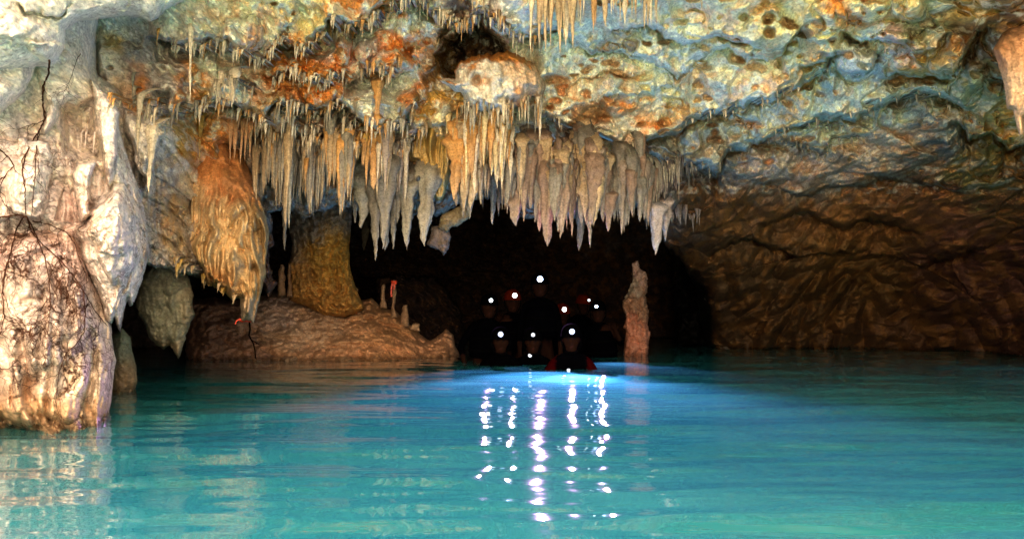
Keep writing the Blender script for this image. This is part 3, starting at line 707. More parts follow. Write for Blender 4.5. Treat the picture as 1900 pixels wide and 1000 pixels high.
body('rock_pillar', [(200, 640), (210, 618), (226, 608), (241, 624), (246, 650), (254, 680), (255, 708), (249, 730), (246, 775), (196, 775)], [(225, 650, 7.45), (225, 770, 7.45)], .22, 28,
     'stubby grey green rock pillar standing in water just right of the cream boulder', 'rock pillar', [(225, 650, 40, 40, (.16, .17, .11), 1), (235, 700, 30, 40, (.26, .17, .09), 1)], seed=110, knobs=.02, warp_px=3)
body('hanging_slab', [(258, 520), (272, 498), (300, 480), (335, 488), (353, 515), (359, 550), (361, 582), (352, 606), (346, 628), (336, 646), (331, 668), (323, 656), (314, 640), (300, 648), (288, 640), (276, 622), (272, 602), (256, 585), (250, 555)],
     [(300, 500, 7.9), (320, 650, 8.0)], .17, 24, 'grey brown ragged slab hanging close over the water left of the orange drapery', 'hanging rock',
     [(300, 560, 40, 60, (.15, .145, .095), 1), (345, 580, 14, 70, (.24, .20, .12), .8), (320, 640, 30, 20, (.22, .17, .10), 1)], seed=120, knobs=.035, warp_px=5, warp_s=8, tooth=6, flutes=.05, flute_s=(14, 6, 3))
body('orange_flowstone_drapery', [(338, 268), (352, 250), (372, 244), (400, 250), (424, 262), (450, 288), (472, 330), (488, 372), (494, 404), (499, 440), (494, 480), (491, 510), (486, 545), (480, 580), (474, 592), (468, 597), (447, 596), (445, 572), (443, 558), (430, 551), (418, 545), (404, 537), (388, 531), (374, 516), (362, 500), (350, 498), (340, 490), (326, 488), (316, 480), (320, 455), (336, 432), (346, 410), (342, 380), (345, 340)],
     [(420, 300, 8.6), (400, 500, 8.15), (465, 590, 8.1), (340, 450, 8.3), (490, 450, 8.5)], .5, 66, 'large orange and tan fluted flowstone drapery hanging with a ribbon tied at its tip', 'flowstone',
     [(400, 315, 50, 36, (.50, .20, .06), 1.2), (440, 350, 40, 30, (.5, .22, .08), 1), (380, 400, 40, 40, (.62, .43, .22), 1), (420, 450, 50, 60, (.62, .44, .22), 1.1), (390, 520, 40, 26, (.42, .20, .06), .9), (470, 450, 24, 80, (.38, .24, .10), 1), (330, 470, 24, 24, MUST, 1), (460, 580, 24, 24, (.42, .3, .18), 1)],
     flutes=.55, flute_s=(10, 5, .5), knobs=.02, fine_a=.018, seed=131, warp_px=5, tooth=20, tooth_s=9, extra=lambda u, v: .1 + sstep(340, 400, v))
body('flowstone_column', [(528, 300), (660, 300), (652, 395), (652, 440), (649, 480), (655, 520), (664, 548), (674, 572), (640, 590), (600, 582), (560, 566), (538, 556), (536, 500), (541, 470), (536, 430), (533, 380)],
     [(590, 400, 12.9), (600, 580, 12.9)], .5, 58, 'thick mustard and grey flowstone column standing on the brown rock mound', 'rock column',
     [(590, 400, 70, 34, GREY, 1), (560, 450, 30, 40, GREY, .8), (610, 470, 50, 60, (.50, .29, .06), 1.2), (600, 550, 60, 40, (.46, .24, .06), 1.1), (550, 520, 30, 40, (.46, .26, .08), .8)], seed=140, knobs=.14, fine_a=.06, flutes=.22, flute_s=(8, 5, 1.0), layers=.05)
MCOL = (.50, .33, .20)
body('rock_mound', [(345, 740), (345, 560), (400, 552), (440, 560), (480, 549), (500, 538), (530, 544), (560, 550), (600, 562), (640, 580), (668, 560), (688, 552), (704, 566), (728, 576), (750, 592), (758, 602), (776, 606), (782, 620), (800, 630), (812, 622), (828, 614), (840, 620), (848, 642), (858, 662), (864, 675), (864, 730), (800, 740)],
     [(400, 560, 13.6), (400, 668, 12.8), (600, 560, 13.8), (600, 668, 12.75), (700, 560, 14.0), (700, 668, 12.8), (850, 640, 13.6), (850, 668, 13.5)], .55, 60, 'long low brown rock mound rising from the water under the flowstone column', 'rock mound',
     [(400, 620, 80, 60, (.26, .14, .09), 1), (520, 570, 50, 30, (.46, .34, .27), 1), (560, 620, 90, 40, MCOL, 1), (700, 620, 70, 40, (.48, .25, .11), 1), (650, 655, 160, 14, (.54, .27, .13), .9), (800, 645, 50, 30, (.48, .26, .14), 1)],
     seed=150, knobs=.07, fine_a=.05, flutes=.16, flute_s=(2.2, 2.2, 6), warp_px=5, layers=.03)
body('standing_stalagmite', [(1158, 700), (1156, 640), (1161, 600), (1157, 566), (1163, 542), (1174, 526), (1174, 505), (1178, 488), (1185, 485), (1190, 500), (1200, 506), (1201, 530), (1195, 546), (1201, 570), (1205, 600), (1204, 640), (1206, 700)],
     [(1180, 500, 13.35), (1180, 690, 13.3)], .17, 21, 'tall reddish brown stalagmite with a forked tip standing in water right of the swimmers', 'stalagmite',
     [(1185, 510, 20, 24, (.40, .25, .18), 1), (1165, 545, 12, 16, (.5, .42, .30), .8), (1180, 570, 30, 24, (.26, .14, .08), 1), (1180, 640, 40, 40, (.36, .15, .09), 1)], step=1.3, seed=160, knobs=.06, fine_a=.04, warp_px=5, warp_s=9)
body('hanging_boulder', [(842, 146), (842, 130), (858, 113), (880, 104), (902, 100), (932, 97), (958, 98), (985, 116), (1008, 140), (1013, 156), (1007, 176), (1000, 203), (996, 186), (986, 176), (978, 203), (966, 203), (956, 196), (944, 214), (925, 210), (905, 212), (886, 206), (872, 206), (866, 192), (860, 178), (844, 168), (822, 157), (814, 149), (832, 146)],
     [(860, 140, 7.9), (940, 110, 7.9), (1000, 150, 8.0), (920, 200, 8.0)], .42, 42, 'white hanging boulder with an orange top and an eye like hollow above the stalactite fringe', 'hanging rock',
     [(900, 106, 60, 12, OCHRE, 1.5), (870, 124, 26, 12, OCHRE, 1.2), (830, 150, 18, 8, OCHRE, 1.2), (960, 130, 30, 16, (.6, .42, .25), 1), (985, 160, 26, 30, (.6, .42, .26), 1), (890, 180, 50, 30, WHITE, 1.3), (920, 140, 24, 14, WHITE, 1), (965, 190, 20, 16, ORANGE, .8), (900, 158, 12, 8, OCHRE, 1)],
     seed=171, knobs=.05, fine_a=.035, warp_px=4, warp_s=7, tooth=9, tooth_s=12,
     extra=lambda u, v: -3.2 * (np.exp(-(((u - 890) / 13) ** 2 + ((v - 152) / 12) ** 2)) + .8 * np.exp(-(((u - 940) / 16) ** 2 + ((v - 188) / 8) ** 2))) + .35, flutes=.22, flute_s=(9, 5, 4))
body('mustard_flowstone_drapery', [(782, 130), (826, 124), (836, 170), (838, 230), (838, 300), (831, 340), (823, 370), (811, 373), (799, 362), (790, 332), (776, 300), (760, 297), (756, 282), (764, 255), (774, 220), (777, 180)],
     [(800, 140, 9.1), (800, 360, 9.2)], .32, 30, 'tall mustard yellow pleated drapery hanging left of the white hanging boulder', 'flowstone',
     [(800, 160, 40, 36, (.24, .13, .05), 1.2), (800, 250, 40, 60, (.44, .26, .06), 1), (815, 330, 30, 40, (.55, .38, .14), 1), (770, 290, 16, 14, YEL, 1)], seed=180, flutes=.30, flute_s=(10, 6, .25), knobs=.008, fine_a=.01, warp_px=3, tooth=8, tooth_s=10)
body('hanging_rock_tooth', [(1840, 92), (1858, 66), (1876, 52), (1910, 40), (1990, 30), (2000, 262), (1955, 250), (1915, 226), (1900, 218), (1899, 250), (1893, 254), (1886, 232), (1880, 205), (1868, 200), (1862, 160), (1850, 118)],
     [(1900, 60, 5.9), (1900, 240, 5.9)], .2, 36, 'orange cream stalactite cluster hanging at the right edge of the ceiling', 'hanging rock',
     [(1880, 100, 40, 40, (.46, .22, .10), 1), (1890, 170, 30, 60, (.54, .36, .22), 1), (1860, 60, 30, 20, BROWN, 1)], seed=190, flutes=.12, flute_s=(12, 6, .5), knobs=.012, warp_px=3, tooth=8, tooth_s=12)
# broken plates in the middle of the fringe
body('broken_rock_plate', [(791, 454), (800, 420), (832, 415), (836, 440), (830, 462), (824, 474), (815, 464), (798, 458)], [(815, 440, 9.2)], .08, 12, 'mauve grey broken plate with a square end hanging lowest in the fringe', 'hanging rock',
     [(815, 450, 30, 30, (.12, .09, .07), 1)], step=1.3, seed=200, knobs=.015, warp_px=3, warp_s=9)
body('broken_rock_plate', [(812, 426), (820, 398), (850, 385), (872, 370), (874, 392), (866, 408), (850, 420), (838, 418), (830, 430)], [(840, 410, 9.1)], .09, 12, 'tan yellow flat plate in the fringe above the broken mauve plate', 'hanging rock',
     [(840, 410, 30, 30, (.19, .14, .07), 1)], step=1.3, seed=204, knobs=.015, warp_px=3, warp_s=9)
# fused stalactite curtains: the fluted sheets of drip stone the single stalactites grow from
for x0_, x1_, yt, yb, cc, lab, sd in (
    (468, 566, 258, 352, (.25, .21, .15), 'grey fluted curtain of fused stalactites at the left end of the fringe', 301),
    (556, 668, 252, 356, (.28, .22, .14), 'grey tan curtain of fused stalactites above the flowstone column', 302),
    (600, 702, 244, 300, (.50, .27, .08), 'short orange curtain of fused stalactites above the grey ones', 303),
    (690, 762, 262, 350, (.34, .25, .17), 'tan curtain of fused stalactites beside the orange tooth', 304),
    (694, 800, 330, 418, (.19, .17, .13), 'low grey curtain of fused stalactites behind the long blunt pair', 305),
    (838, 950, 214, 330, (.50, .36, .16), 'yellow tan curtain of fused stalactites below the white hanging boulder', 306),
    (846, 890, 300, 396, (.38, .27, .14), 'narrow tan curtain over the broken plates', 307),
    (930, 1034, 262, 392, (.20, .13, .085), 'pinkish brown curtain of fused stalactites over the left of the dark opening', 308),
    (1022, 1112, 256, 404, (.22, .145, .09), 'pinkish tan curtain of fused stalactites around the longest stalactite', 309),
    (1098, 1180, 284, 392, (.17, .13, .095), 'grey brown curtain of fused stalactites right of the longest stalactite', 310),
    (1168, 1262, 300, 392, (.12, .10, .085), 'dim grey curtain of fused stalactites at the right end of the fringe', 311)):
    xm = (x0_ + x1_) / 2; ww = x1_ - x0_; hh_ = yb - yt
    pg = [(x0_, yt + 14), (x0_ + .2 * ww, yt), (xm, yt + 5), (x1_ - .2 * ww, yt - 3), (x1_, yt + 12), (x1_ - 3, yt + .55 * hh_)]
    r9 = random.Random(sd); nt_ = max(3, int(ww / 17))
    for q_ in range(nt_):
        xr = x1_ - ww * (q_ + .5) / nt_
        dn = yb - r9.uniform(0, .42) * hh_ * (.5 + abs(xr - xm) / ww)
        pg += [(xr + 5, dn - .22 * hh_), (xr, dn), (xr - 6, dn - .25 * hh_)]
    pg += [(x0_ + 3, yt + .5 * hh_)]
    z1 = [(q_, v_, zat(q_, v_, 3) - (.02 if v_ < yt + 20 else .10)) for q_ in (x0_ + 10, xm, x1_ - 10) for v_ in (yt + 8, yt + .5 * hh_)]
    zt = min(z[2] for z in z1); z1 = [(a_, b_, min(c_, zt + .5)) for a_, b_, c_ in z1]
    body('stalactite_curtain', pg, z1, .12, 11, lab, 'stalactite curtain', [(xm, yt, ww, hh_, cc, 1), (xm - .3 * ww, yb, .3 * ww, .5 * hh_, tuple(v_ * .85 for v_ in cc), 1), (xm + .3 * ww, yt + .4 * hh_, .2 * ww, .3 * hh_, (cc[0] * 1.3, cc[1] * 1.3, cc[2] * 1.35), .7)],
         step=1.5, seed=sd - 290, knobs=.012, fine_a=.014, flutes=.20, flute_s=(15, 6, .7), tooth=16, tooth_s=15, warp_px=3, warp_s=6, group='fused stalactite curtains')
# small stalagmites on the mound
for poly, lab, sd in (
    ([(704, 572), (707, 545), (708, 530), (712, 527), (715, 531), (714, 552), (718, 572)], 'short brown stalagmite on the mound left of the ribboned one', 210),
    ([(724, 590), (728, 560), (728, 530), (731, 519), (735, 520), (735, 545), (733, 570), (737, 590)], 'slim stalagmite on the mound with an orange ribbon at its tip', 213),
    ([(740, 608), (745, 580), (748, 566), (755, 566), (758, 585), (760, 608)], 'stout stalagmite on the mound right of the ribboned one', 216),
    ([(657, 562), (659, 540), (661, 533), (665, 538), (668, 562)], 'tiny pale stalagmite beside the foot of the flowstone column', 219),
    ([(516, 548), (517, 505), (521, 490), (527, 492), (529, 515), (530, 548)], 'grey stalagmite on the mound left of the flowstone column', 222),
    ([(532, 552), (534, 510), (536, 486), (540, 490), (541, 520), (543, 552)], 'thin stalagmite pressed against the left of the flowstone column', 225),
    ([(760, 612), (764, 602), (770, 599), (778, 601), (780, 614)], 'low rounded stalagmite stump at the right of the mound', 228)):
    yy = 13.3 if sd < 222 else 12.5
    body('stalagmite', poly, [(poly[0][0], poly[0][1], yy)], .05, 6, lab, 'stalagmite', [(poly[0][0], 560, 60, 90, (.36, .22, .12), 1)], step=1.1, seed=sd, knobs=.012, fine_a=.015, warp_px=2, warp_s=9, group='stalagmites on the rock mound')

# =================================================================== STALACTITES
class St: pass
STAL = []
def st(u, v0, v1, w, c, Y=None, label=None, blunt=0, group='stalactites of the fringe', cat_=None):
    s = St(); s.u, s.v0, s.v1, s.w, s.c, s.Y, s.label, s.blunt, s.group = u, v0, v1, w, c, Y, label, blunt, group; STAL.append(s)
TAN = (.36, .25, .13); PK = (.20, .13, .085); GR = (.165, .145, .11); CR = (.58, .48, .32); ORG = (.48, .24, .07); LG = (.27, .24, .17)  # PK and GR darkened: weak light low in the fringe put into colour
big_ = [
 (580, 340, 400, 20, GR, 'broad grey stalactite in the fringe directly above the flowstone column'),
 (529, 385, 466, 12, GR, 'long thin grey stalactite left of the flowstone column'),
 (673, 300, 424, 44, LG, 'wide pale stalactite with a nippled tip right of the flowstone column'),
 (677, 410, 466, 13, (.34, .27, .17), 'short brown blunt stalactite under the wide pale one'),
 (659, 360, 414, 14, GR, 'narrow stalactite on the left flank of the wide pale one'),
 (717, 330, 465, 25, GR, 'grey blunt stalactite, left one of a long pair'),
 (733, 340, 463, 21, GR, 'grey blunt stalactite, right one of a long pair'),
 (757, 330, 424, 18, GR, 'grey stalactite between the long pair and the broad one'),
 (756, 400, 465, 13, (.33, .27, .22), 'flat ended brown stalactite hanging low in the fringe'),
 (790, 320, 458, 32, LG, 'broad grey stalactite beside the broken plates'),
 (700, 258, 352, 34, ORG, 'big orange tooth shaped stalactite near the middle of the ceiling'),
 (640, 290, 345, 14, ORG, 'orange stalactite above the flowstone column'),
 (718, 325, 375, 14, CR, 'white tipped stalactite under the orange tooth'),
 (845, 270, 372, 30, ORG, 'long orange tan stalactite right of the mustard drapery'),
 (862, 260, 395, 22, TAN, 'tan stalactite over the broken plates'),
 (880, 290, 368, 24, TAN, 'yellow tan stalactite right of the broken plates'),
 (892, 290, 380, 18, TAN, 'tan pointed stalactite at the left edge of the dark opening'),
 (870, 240, 320, 18, CR, 'cream stalactite below the white hanging boulder'),
 (948, 255, 342, 11, CR, 'slender cream stalactite standing clear of the fringe'),
 (958, 330, 420, 34, PK, 'stout pinkish stalactite over the dark opening'),
 (914, 350, 418, 14, (.34, .26, .2), 'brown stalactite over the left of the dark opening'),
 (926, 340, 402, 12, PK, 'small brown stalactite left of the stout pinkish one'),
 (1018, 300, 458, 36, PK, 'long stout pinkish stalactite over the middle of the dark opening'),
 (1040, 290, 392, 24, TAN, 'tan stalactite between the two longest pinkish ones'),
 (1078, 250, 466, 40, PK, 'longest pinkish stalactite, over the helmets of the swimmers'),
 (1000, 350, 430, 18, PK, 'pinkish stalactite left of the long stout one'),
 (1062, 340, 440, 12, PK, 'thin stalactite on the left flank of the longest one'),
 (1123, 268, 337, 20, ORG, 'orange tan stalactite under the right ceiling lip'),
 (1126, 300, 362, 16, TAN, 'tan stalactite just under the orange one'),
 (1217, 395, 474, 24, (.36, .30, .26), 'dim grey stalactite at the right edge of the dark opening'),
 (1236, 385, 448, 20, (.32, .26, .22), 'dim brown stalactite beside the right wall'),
 (1130, 370, 430, 20, PK, 'pink grey stalactite right of the longest one'),
 (1160, 350, 420, 22, GR, 'grey stalactite over the right of the dark opening'),
 (1188, 340, 412, 18, GR, 'grey stalactite left of the dim ones at the right edge'),
 (351, 50, 192, 8, CR, 'long thin cream stalactite in the upper left alcove'),
 (257, 190, 285, 11, CR, 'pointed white stalactite beside the left wall edge'),
 (278, 250, 358, 14, CR, 'long white stalactite left of the greenish recess'),
 (1001, 195, 265, 9, CR, 'thin cream stalactite right below the hanging boulder'),
 (433, 135, 200, 14, CR, 'cream tooth on the lip over the orange drapery'),
 (408, 140, 195, 10, CR, 'small cream tooth left of the larger tooth on the lip'),
 (371, 225, 300, 9, MUST, 'thin mustard stalactite above the orange drapery'),
 (699, 215, 235, 10, ORG, 'short orange tooth below the white knob'),
 (700, 160, 232, 15, ORG, 'orange ribbed stalactite on the white knob'),
]
for (u, a, b, w, c, lab) in big_: st(u, a, b, w, c, label=lab)
for k, (u, b) in enumerate([(435, 300), (447, 308), (455, 302), (464, 298), (427, 305)]): st(u, 235, b, 8, (.55, .28, .12), label='orange stalactite of the small comb above the orange drapery', group='orange comb above the drapery')
rb = random.Random(5)
def band(us_, v0, v1, n, wr, cols, lab, grp, jit=8, Y=None, pw=1.0, lenr=(.22, 1)):
    a, b = us_
    if 'fringe' in grp: n = int(n * 1.5)
    for k in range(n):
        t = rb.random(); u = a + (b - a) * t
        r0 = np.interp(t, np.linspace(0, 1, len(v0)), v0) + rb.uniform(-jit, jit) + jit * (1.1 * math.sin(u * .067 + 1) + .8 * math.sin(u * .173))
        tip = np.interp(t, np.linspace(0, 1, len(v1)), v1)
        L = (tip - r0) * (lenr[0] + (lenr[1] - lenr[0]) * rb.random() ** 1.3) * (1 + .22 * math.sin(u * .11) + .12 * math.sin(u * .31))
        w = rb.uniform(*wr) * (.5 + .5 * L / 60)
        c = rb.choice(cols); f = rb.uniform(.8, 1.15)
        st(u, r0, r0 + L, w, tuple(x * f for x in c), label=lab, group=grp, Y=Y)
FR = 'thin stalactites of the hanging fringe'
band((985, 1110), [-30, -25, -30], [95, 70, 92, 70, 60], 34, (5, 11), [CR, TAN, ORG], 'cream needle in the dense comb at the top edge, centre', 'needles of the top comb', Y=6.1, lenr=(.4, 1))
band((1110, 1225), [-30, -30, -30], [50, 30, 60, 45], 22, (5, 12), [CR, TAN, ORG], 'cream needle in the sparse comb at the top edge, right of centre', 'needles of the top comb', Y=6.0, lenr=(.4, 1))
for u, b, w in [(1063, 92, 14), (1012, 98, 12), (1022, 92, 10), (1046, 78, 9), (1125, 51, 18), (1196, 59, 9), (1151, 45, 6), (1218, 48, 6), (1303, 23, 9), (877, 30, 6), (885, 26, 6), (897, 22, 6)]:
    st(u, -40, b, w, TAN, Y=6.0, label='long tan needle hanging from the top edge', group='needles of the top comb')
band((470, 560), [275, 300], [375, 400], 150, (4, 8), [GR, LG, TAN], 'thin grey stalactite in the dense fringe left of the flowstone column', FR, 25)
band((560, 700), [285, 300], [385, 380, 370], 190, (4, 9), [GR, LG, TAN, ORG], 'thin grey stalactite in the dense fringe above the flowstone column', FR, 28)
band((600, 700), [255, 262], [310, 320], 26, (6, 12), [ORG, MUST, TAN], 'short orange stalactite above the grey fringe', FR, 8)
band((690, 755), [320, 330], [450, 440], 24, (8, 18), [GR, GR, LG], 'grey stalactite in the fringe around the long pair', FR, 15)
band((700, 752), [270, 290], [375, 370], 60, (5, 10), [(.28, .22, .17), TAN, CR], 'small mauve stalactite between orange tooth and mustard drapery', FR, 14)
band((830, 945), [230, 250], [350, 340], 100, (6, 13), [TAN, ORG, CR, YEL], 'tan stalactite in the fringe below the white hanging boulder', FR, 10)
band((840, 880), [340, 330], [400, 395], 10, (12, 20), [TAN, GR], 'tan stalactite close to the broken plates', FR, 8)
band((855, 1005), [195, 200], [245, 250], 40, (4, 8), [CR, LG, ORG], 'tiny cream drip under the white hanging boulder', 'drips under the hanging boulder', 8)
band((880, 960), [330, 335], [405, 400], 24, (7, 12), [(.34, .28, .2), PK], 'dim brown stalactite over the left of the dark opening', FR, 10)
band((940, 1110), [290, 300], [390, 430, 420], 150, (6, 17), [PK, PK, TAN, GR], 'pinkish stalactite in the fringe over the dark opening', FR, 25)
band((1090, 1215), [310, 320], [425, 420, 410], 130, (6, 14), [PK, GR, GR, (.22, .17, .12)], 'grey pink stalactite in the fringe over the right of the opening', FR, 25)
band((1170, 1290), [300, 312], [385, 360], 55, (3, 6), [GR, LG], 'hair thin grey stalactite under the right ceiling lip', 'hair thin stalactites', 8)
band((1020, 1180), [268, 285], [325, 330], 44, (4, 8), [TAN, CR, PK], 'small tan drip under the ceiling lip', 'drips under the ceiling lips', 8)
band((392, 470), [150, 160], [195, 200], 22, (3, 7), [CR, LG], 'tiny cream drip on the lip over the orange drapery', 'drips under the ceiling lips', 6)
band((520, 760), [232, 240], [272, 275], 50, (3, 6), [CR, LG, WHITE], 'tiny white drip under the knobbly ceiling', 'drips under the ceiling lips', 8)
band((240, 330), [175, 235], [225, 270], 18, (5, 9), [CR, LG], 'white stalactite beside the left wall', 'drips beside the left wall', 14)
band((375, 420), [75, 80], [105, 110], 12, (3, 6), [CR], 'tiny cream drip in the upper left ceiling', 'drips under the ceiling lips', 6)
band((470, 480), [95, 95], [115, 115], 4, (3, 6), [CR], 'tiny cream drip in the upper left ceiling', 'drips under the ceiling lips', 6)
band((1240, 1300), [395, 400], [440, 430], 12, (6, 11), [(.3, .24, .2)], 'dim brown stalactite at the top of the right wall', FR, 8)
def on_ledge(pts, n, lr, wr, cols):
    p = np.array(pts, float)
    for k in range(n):
        u = rb.uniform(p[0, 0], p[-1, 0]); v = float(np.interp(u, p[:, 0], p[:, 1])) + rb.uniform(-10, 12)
        c = rb.choice(cols); f = rb.uniform(.85, 1.15)
        st(u, v - 4, v + rb.uniform(*lr) * (.5 + .8 * abs(math.sin(u * .09))), rb.uniform(*wr), tuple(x * f for x in c), label='tiny cream drip on a lip of the ceiling', group='drips under the ceiling lips')
for l_ in LEDGES:
    mu = sum(q[0] for q in l_[0]) / len(l_[0]); ln = l_[0][-1][0] - l_[0][0][0]; mv = sum(q[1] for q in l_[0]) / len(l_[0])
    if 250 < mu < 1010: on_ledge(l_[0], int(ln / 3.2), (6, 26), (2.5, 7), [CR, CR, TAN, LG, ORG])
    elif mu < 1700 and 180 < mv < 300: on_ledge(l_[0], int(ln / 14), (4, 14), (2.5, 5), [CR, LG])
on_ledge([(840, 206), (900, 214), (960, 205), (1000, 190)], 40, (8, 30), (3, 7), [CR, CR, TAN, ORG])
on_ledge([(190, 185), (260, 190), (330, 200)], 22, (8, 30), (3, 7), [CR, LG, ORG])
on_ledge([(316, 486), (350, 496), (388, 530), (440, 556)], 16, (4, 16), (5, 9), [MUST, TAN])
for u in (148, 156, 172): st(u, 246, 288, 3.2, CREAM, label='tiny white column in the arched recess of the left wall', group='tiny columns in the recess')

NR, NA = 22, 12
def stal_mesh(s, rr, NR=NR, NA=NA):
    if s.w > 13 and NR > 10: NR, NA = 44, 26
    v0 = s.v0
    Y = s.Y if s.Y is not None else max(zat(s.u, v0, 2), 4) - .03 - .35 * s.w * 8 / F
    # keep in front of nearby rock along the length
    if s.Y is None:
        for t in (.33, .66):
            z = zat(s.u, v0 + (s.v1 - v0) * t, 1)
            if z < Y and z > Y - .35: Y = z - .01
    a = proj(s.u, v0, Y); b = proj(s.u + rr.uniform(-1.5, 1.5), s.v1, Y)
    top_ext = min(.16, .5 * abs(a[2] - b[2]))
    a = a + np.array((0, .03, top_ext))
    r0 = s.w / 2 * Y / F * 1.08
    t = np.linspace(0, 1, NR)[:, None]; th = np.linspace(0, 2 * np.pi, NA, endpoint=False)[None, :]
    pw = .62 if s.w > 12 else .8
    prof = ((1 - t) ** (pw + .25) * .88 + .12 * (1 - t ** 6)) * 1.25
    sd = rr.uniform(0, 90)
    prof = prof * (1 + .16 * np.sin(t * rr.uniform(6, 14) + sd) + .10 * np.sin(t * rr.uniform(18, 40) + sd * 2) * (s.w > 7))
    prof = prof * (1 + .35 * np.exp(-t * 7)) * (.52 + .48 * sstep(0, .22, t))
    lat = np.array((np.cos(sd), np.sin(sd), 0)) * r0 * .5
    cen = a[None, :] * (1 - t) + b[None, :] * t + lat[None, :] * (np.sin(t * 5 + sd) * .5)
    cen[:, 1] += .30 * np.clip(1 - t[:, 0] / .26, 0, 1) ** 1.5
    k1, k2 = rr.randint(2, 4), rr.randint(4, 7)
    rad = r0 * prof * (.80 + .42 * np.abs(np.sin(th * k1 * .5 + sd + .8 * np.sin(t * 4 + sd))) + .16 * np.abs(np.sin(th * k2 * .5 - sd + 1.5 * t)))
    G = np.stack([cen[:, 0:1] + rad * np.cos(th), cen[:, 1:2] + rad * np.sin(th), cen[:, 2:3] + 0 * rad], -1)
    G += (.16 * r0 * noise(G, 1 / (r0 * 1.1 + .004), int(sd)) + .10 * r0 * noise(G, 1 / (r0 * .45 + .003), int(sd) + 5))[..., None] * np.array((1, 1, .3))
    V_ = np.concatenate([G.reshape(-1, 3), b[None] - np.array((0, 0, .3 * r0))])
    ix = np.arange(NR * NA).reshape(NR, NA); nx = np.roll(ix, -1, 1)
    q = np.stack([ix[:-1], ix[1:], nx[1:], nx[:-1]], -1).reshape(-1, 4)
    last = len(V_) - 1
    tri = np.stack([ix[-1], np.full(NA, last), nx[-1], nx[-1]], -1)
    faces = [tuple(f) for f in q.tolist()] + [(int(a_), last, int(c_)) for a_, c_ in zip(ix[-1], nx[-1])] + [tuple(ix[0].tolist())]
    tt = np.concatenate([np.repeat(t, NA, 1).ravel(), [1]])
    c = np.array(s.c)[None, :] * (1 + .25 * np.sin(tt * 9 + sd) * .5)[:, None]
    pale = (.20 * sstep(.3, 1, tt))[:, None]
    c = c * (1 - pale) + np.array((.56, .50, .38)) * pale
    return V_, faces, c
BIGL = [b[5] for b in big_]
STAL.sort(key=lambda s: (0 if s.label in BIGL else 1, -(s.v1 - s.v0) * s.w))
MARKS = [(529, 'long thin grey stalactite'), (580, 'broad stalactite over the column'), (673, 'wide pale nippled stalactite'), (725, 'long blunt grey pair'), (790, 'broad grey stalactite'), (820, 'broken mauve plate'),
         (848, 'long orange tan stalactite'), (892, 'pointed tan stalactite'), (958, 'stout pinkish stalactite'), (1018, 'long stout pinkish stalactite'), (1078, 'longest pinkish stalactite'), (1123, 'orange tan lip stalactite'), (1160, 'grey stalactite over the opening'), (1217, 'dim grey stalactite')]
ORD = 'first second third fourth fifth sixth seventh eighth ninth tenth eleventh twelfth thirteenth fourteenth fifteenth sixteenth seventeenth eighteenth nineteenth twentieth'.split()
def ordw(k):
    if k < 20: return ORD[k]
    t, u = divmod(k + 1, 10); tens = {2: 'twenty', 3: 'thirty', 4: 'forty', 5: 'fifty'}[t]
    return {2: 'twentieth', 3: 'thirtieth', 4: 'fortieth', 5: 'fiftieth'}[t] if u == 0 else tens + ' ' + ORD[u - 1]
def colw(c):
    r, g, b = c
    if r > .48 and b > .33: return 'cream'
    if b < .45 * r: return 'orange' if g < .62 * r else 'mustard'
    if r - b < .062: return 'grey'
    if g < .76 * r: return 'pinkish'
    return 'tan'
fam = {}
for s in STAL[:290]:
    if s.label in BIGL: continue
    if s.group == 'thin stalactites of the hanging fringe':
        m, nm = min(MARKS, key=lambda q: abs(q[0] - s.u)); side = 'left' if s.u < m else 'right'
        fam.setdefault(('fringe', nm, side), []).append(s)
    else: fam.setdefault((s.label, '', ''), []).append(s)
for (a_, nm, side), L_ in fam.items():
    if a_ == 'fringe':
        L_.sort(key=lambda q: q.u if side == 'right' else -q.u)
        for k, q in enumerate(L_):
            q.label = '%s %s stalactite, %s to the %s of the %s' % ('long' if q.v1 - q.v0 > 75 else 'short' if q.v1 - q.v0 < 45 else 'middling', colw(q.c), ordw(k), side, nm)
    elif len(L_) > 1:
        L_.sort(key=lambda q: q.u)
        for k, q in enumerate(L_): q.label = a_.replace('dense comb at the top edge, centre', 'dense top comb').replace('sparse comb at the top edge, right of centre', 'sparse top comb').replace(' in the upper left ceiling', ' at upper left') + ', ' + ordw(k) + ' from the left'
rr = random.Random(99)
rest_v, rest_f, rest_c, off = [], [], [], 0
for k, s in enumerate(STAL):
    if k < 290:
        V_, f, c = stal_mesh(s, rr)
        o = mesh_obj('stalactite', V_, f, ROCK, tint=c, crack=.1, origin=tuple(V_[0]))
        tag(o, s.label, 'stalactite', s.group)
    else:
        V_, f, c = stal_mesh(s, rr, 10, 7)
        rest_v.append(V_); rest_f += [tuple(i + off for i in ff) for ff in f]; rest_c.append(c); off += len(V_)
o = mesh_obj('small_stalactites', np.concatenate(rest_v), rest_f, ROCK, tint=np.concatenate(rest_c), crack=.1)
tag(o, 'countless hair fine drips and needles hanging all over the ceiling lips', 'stalactites', None, 'stuff')

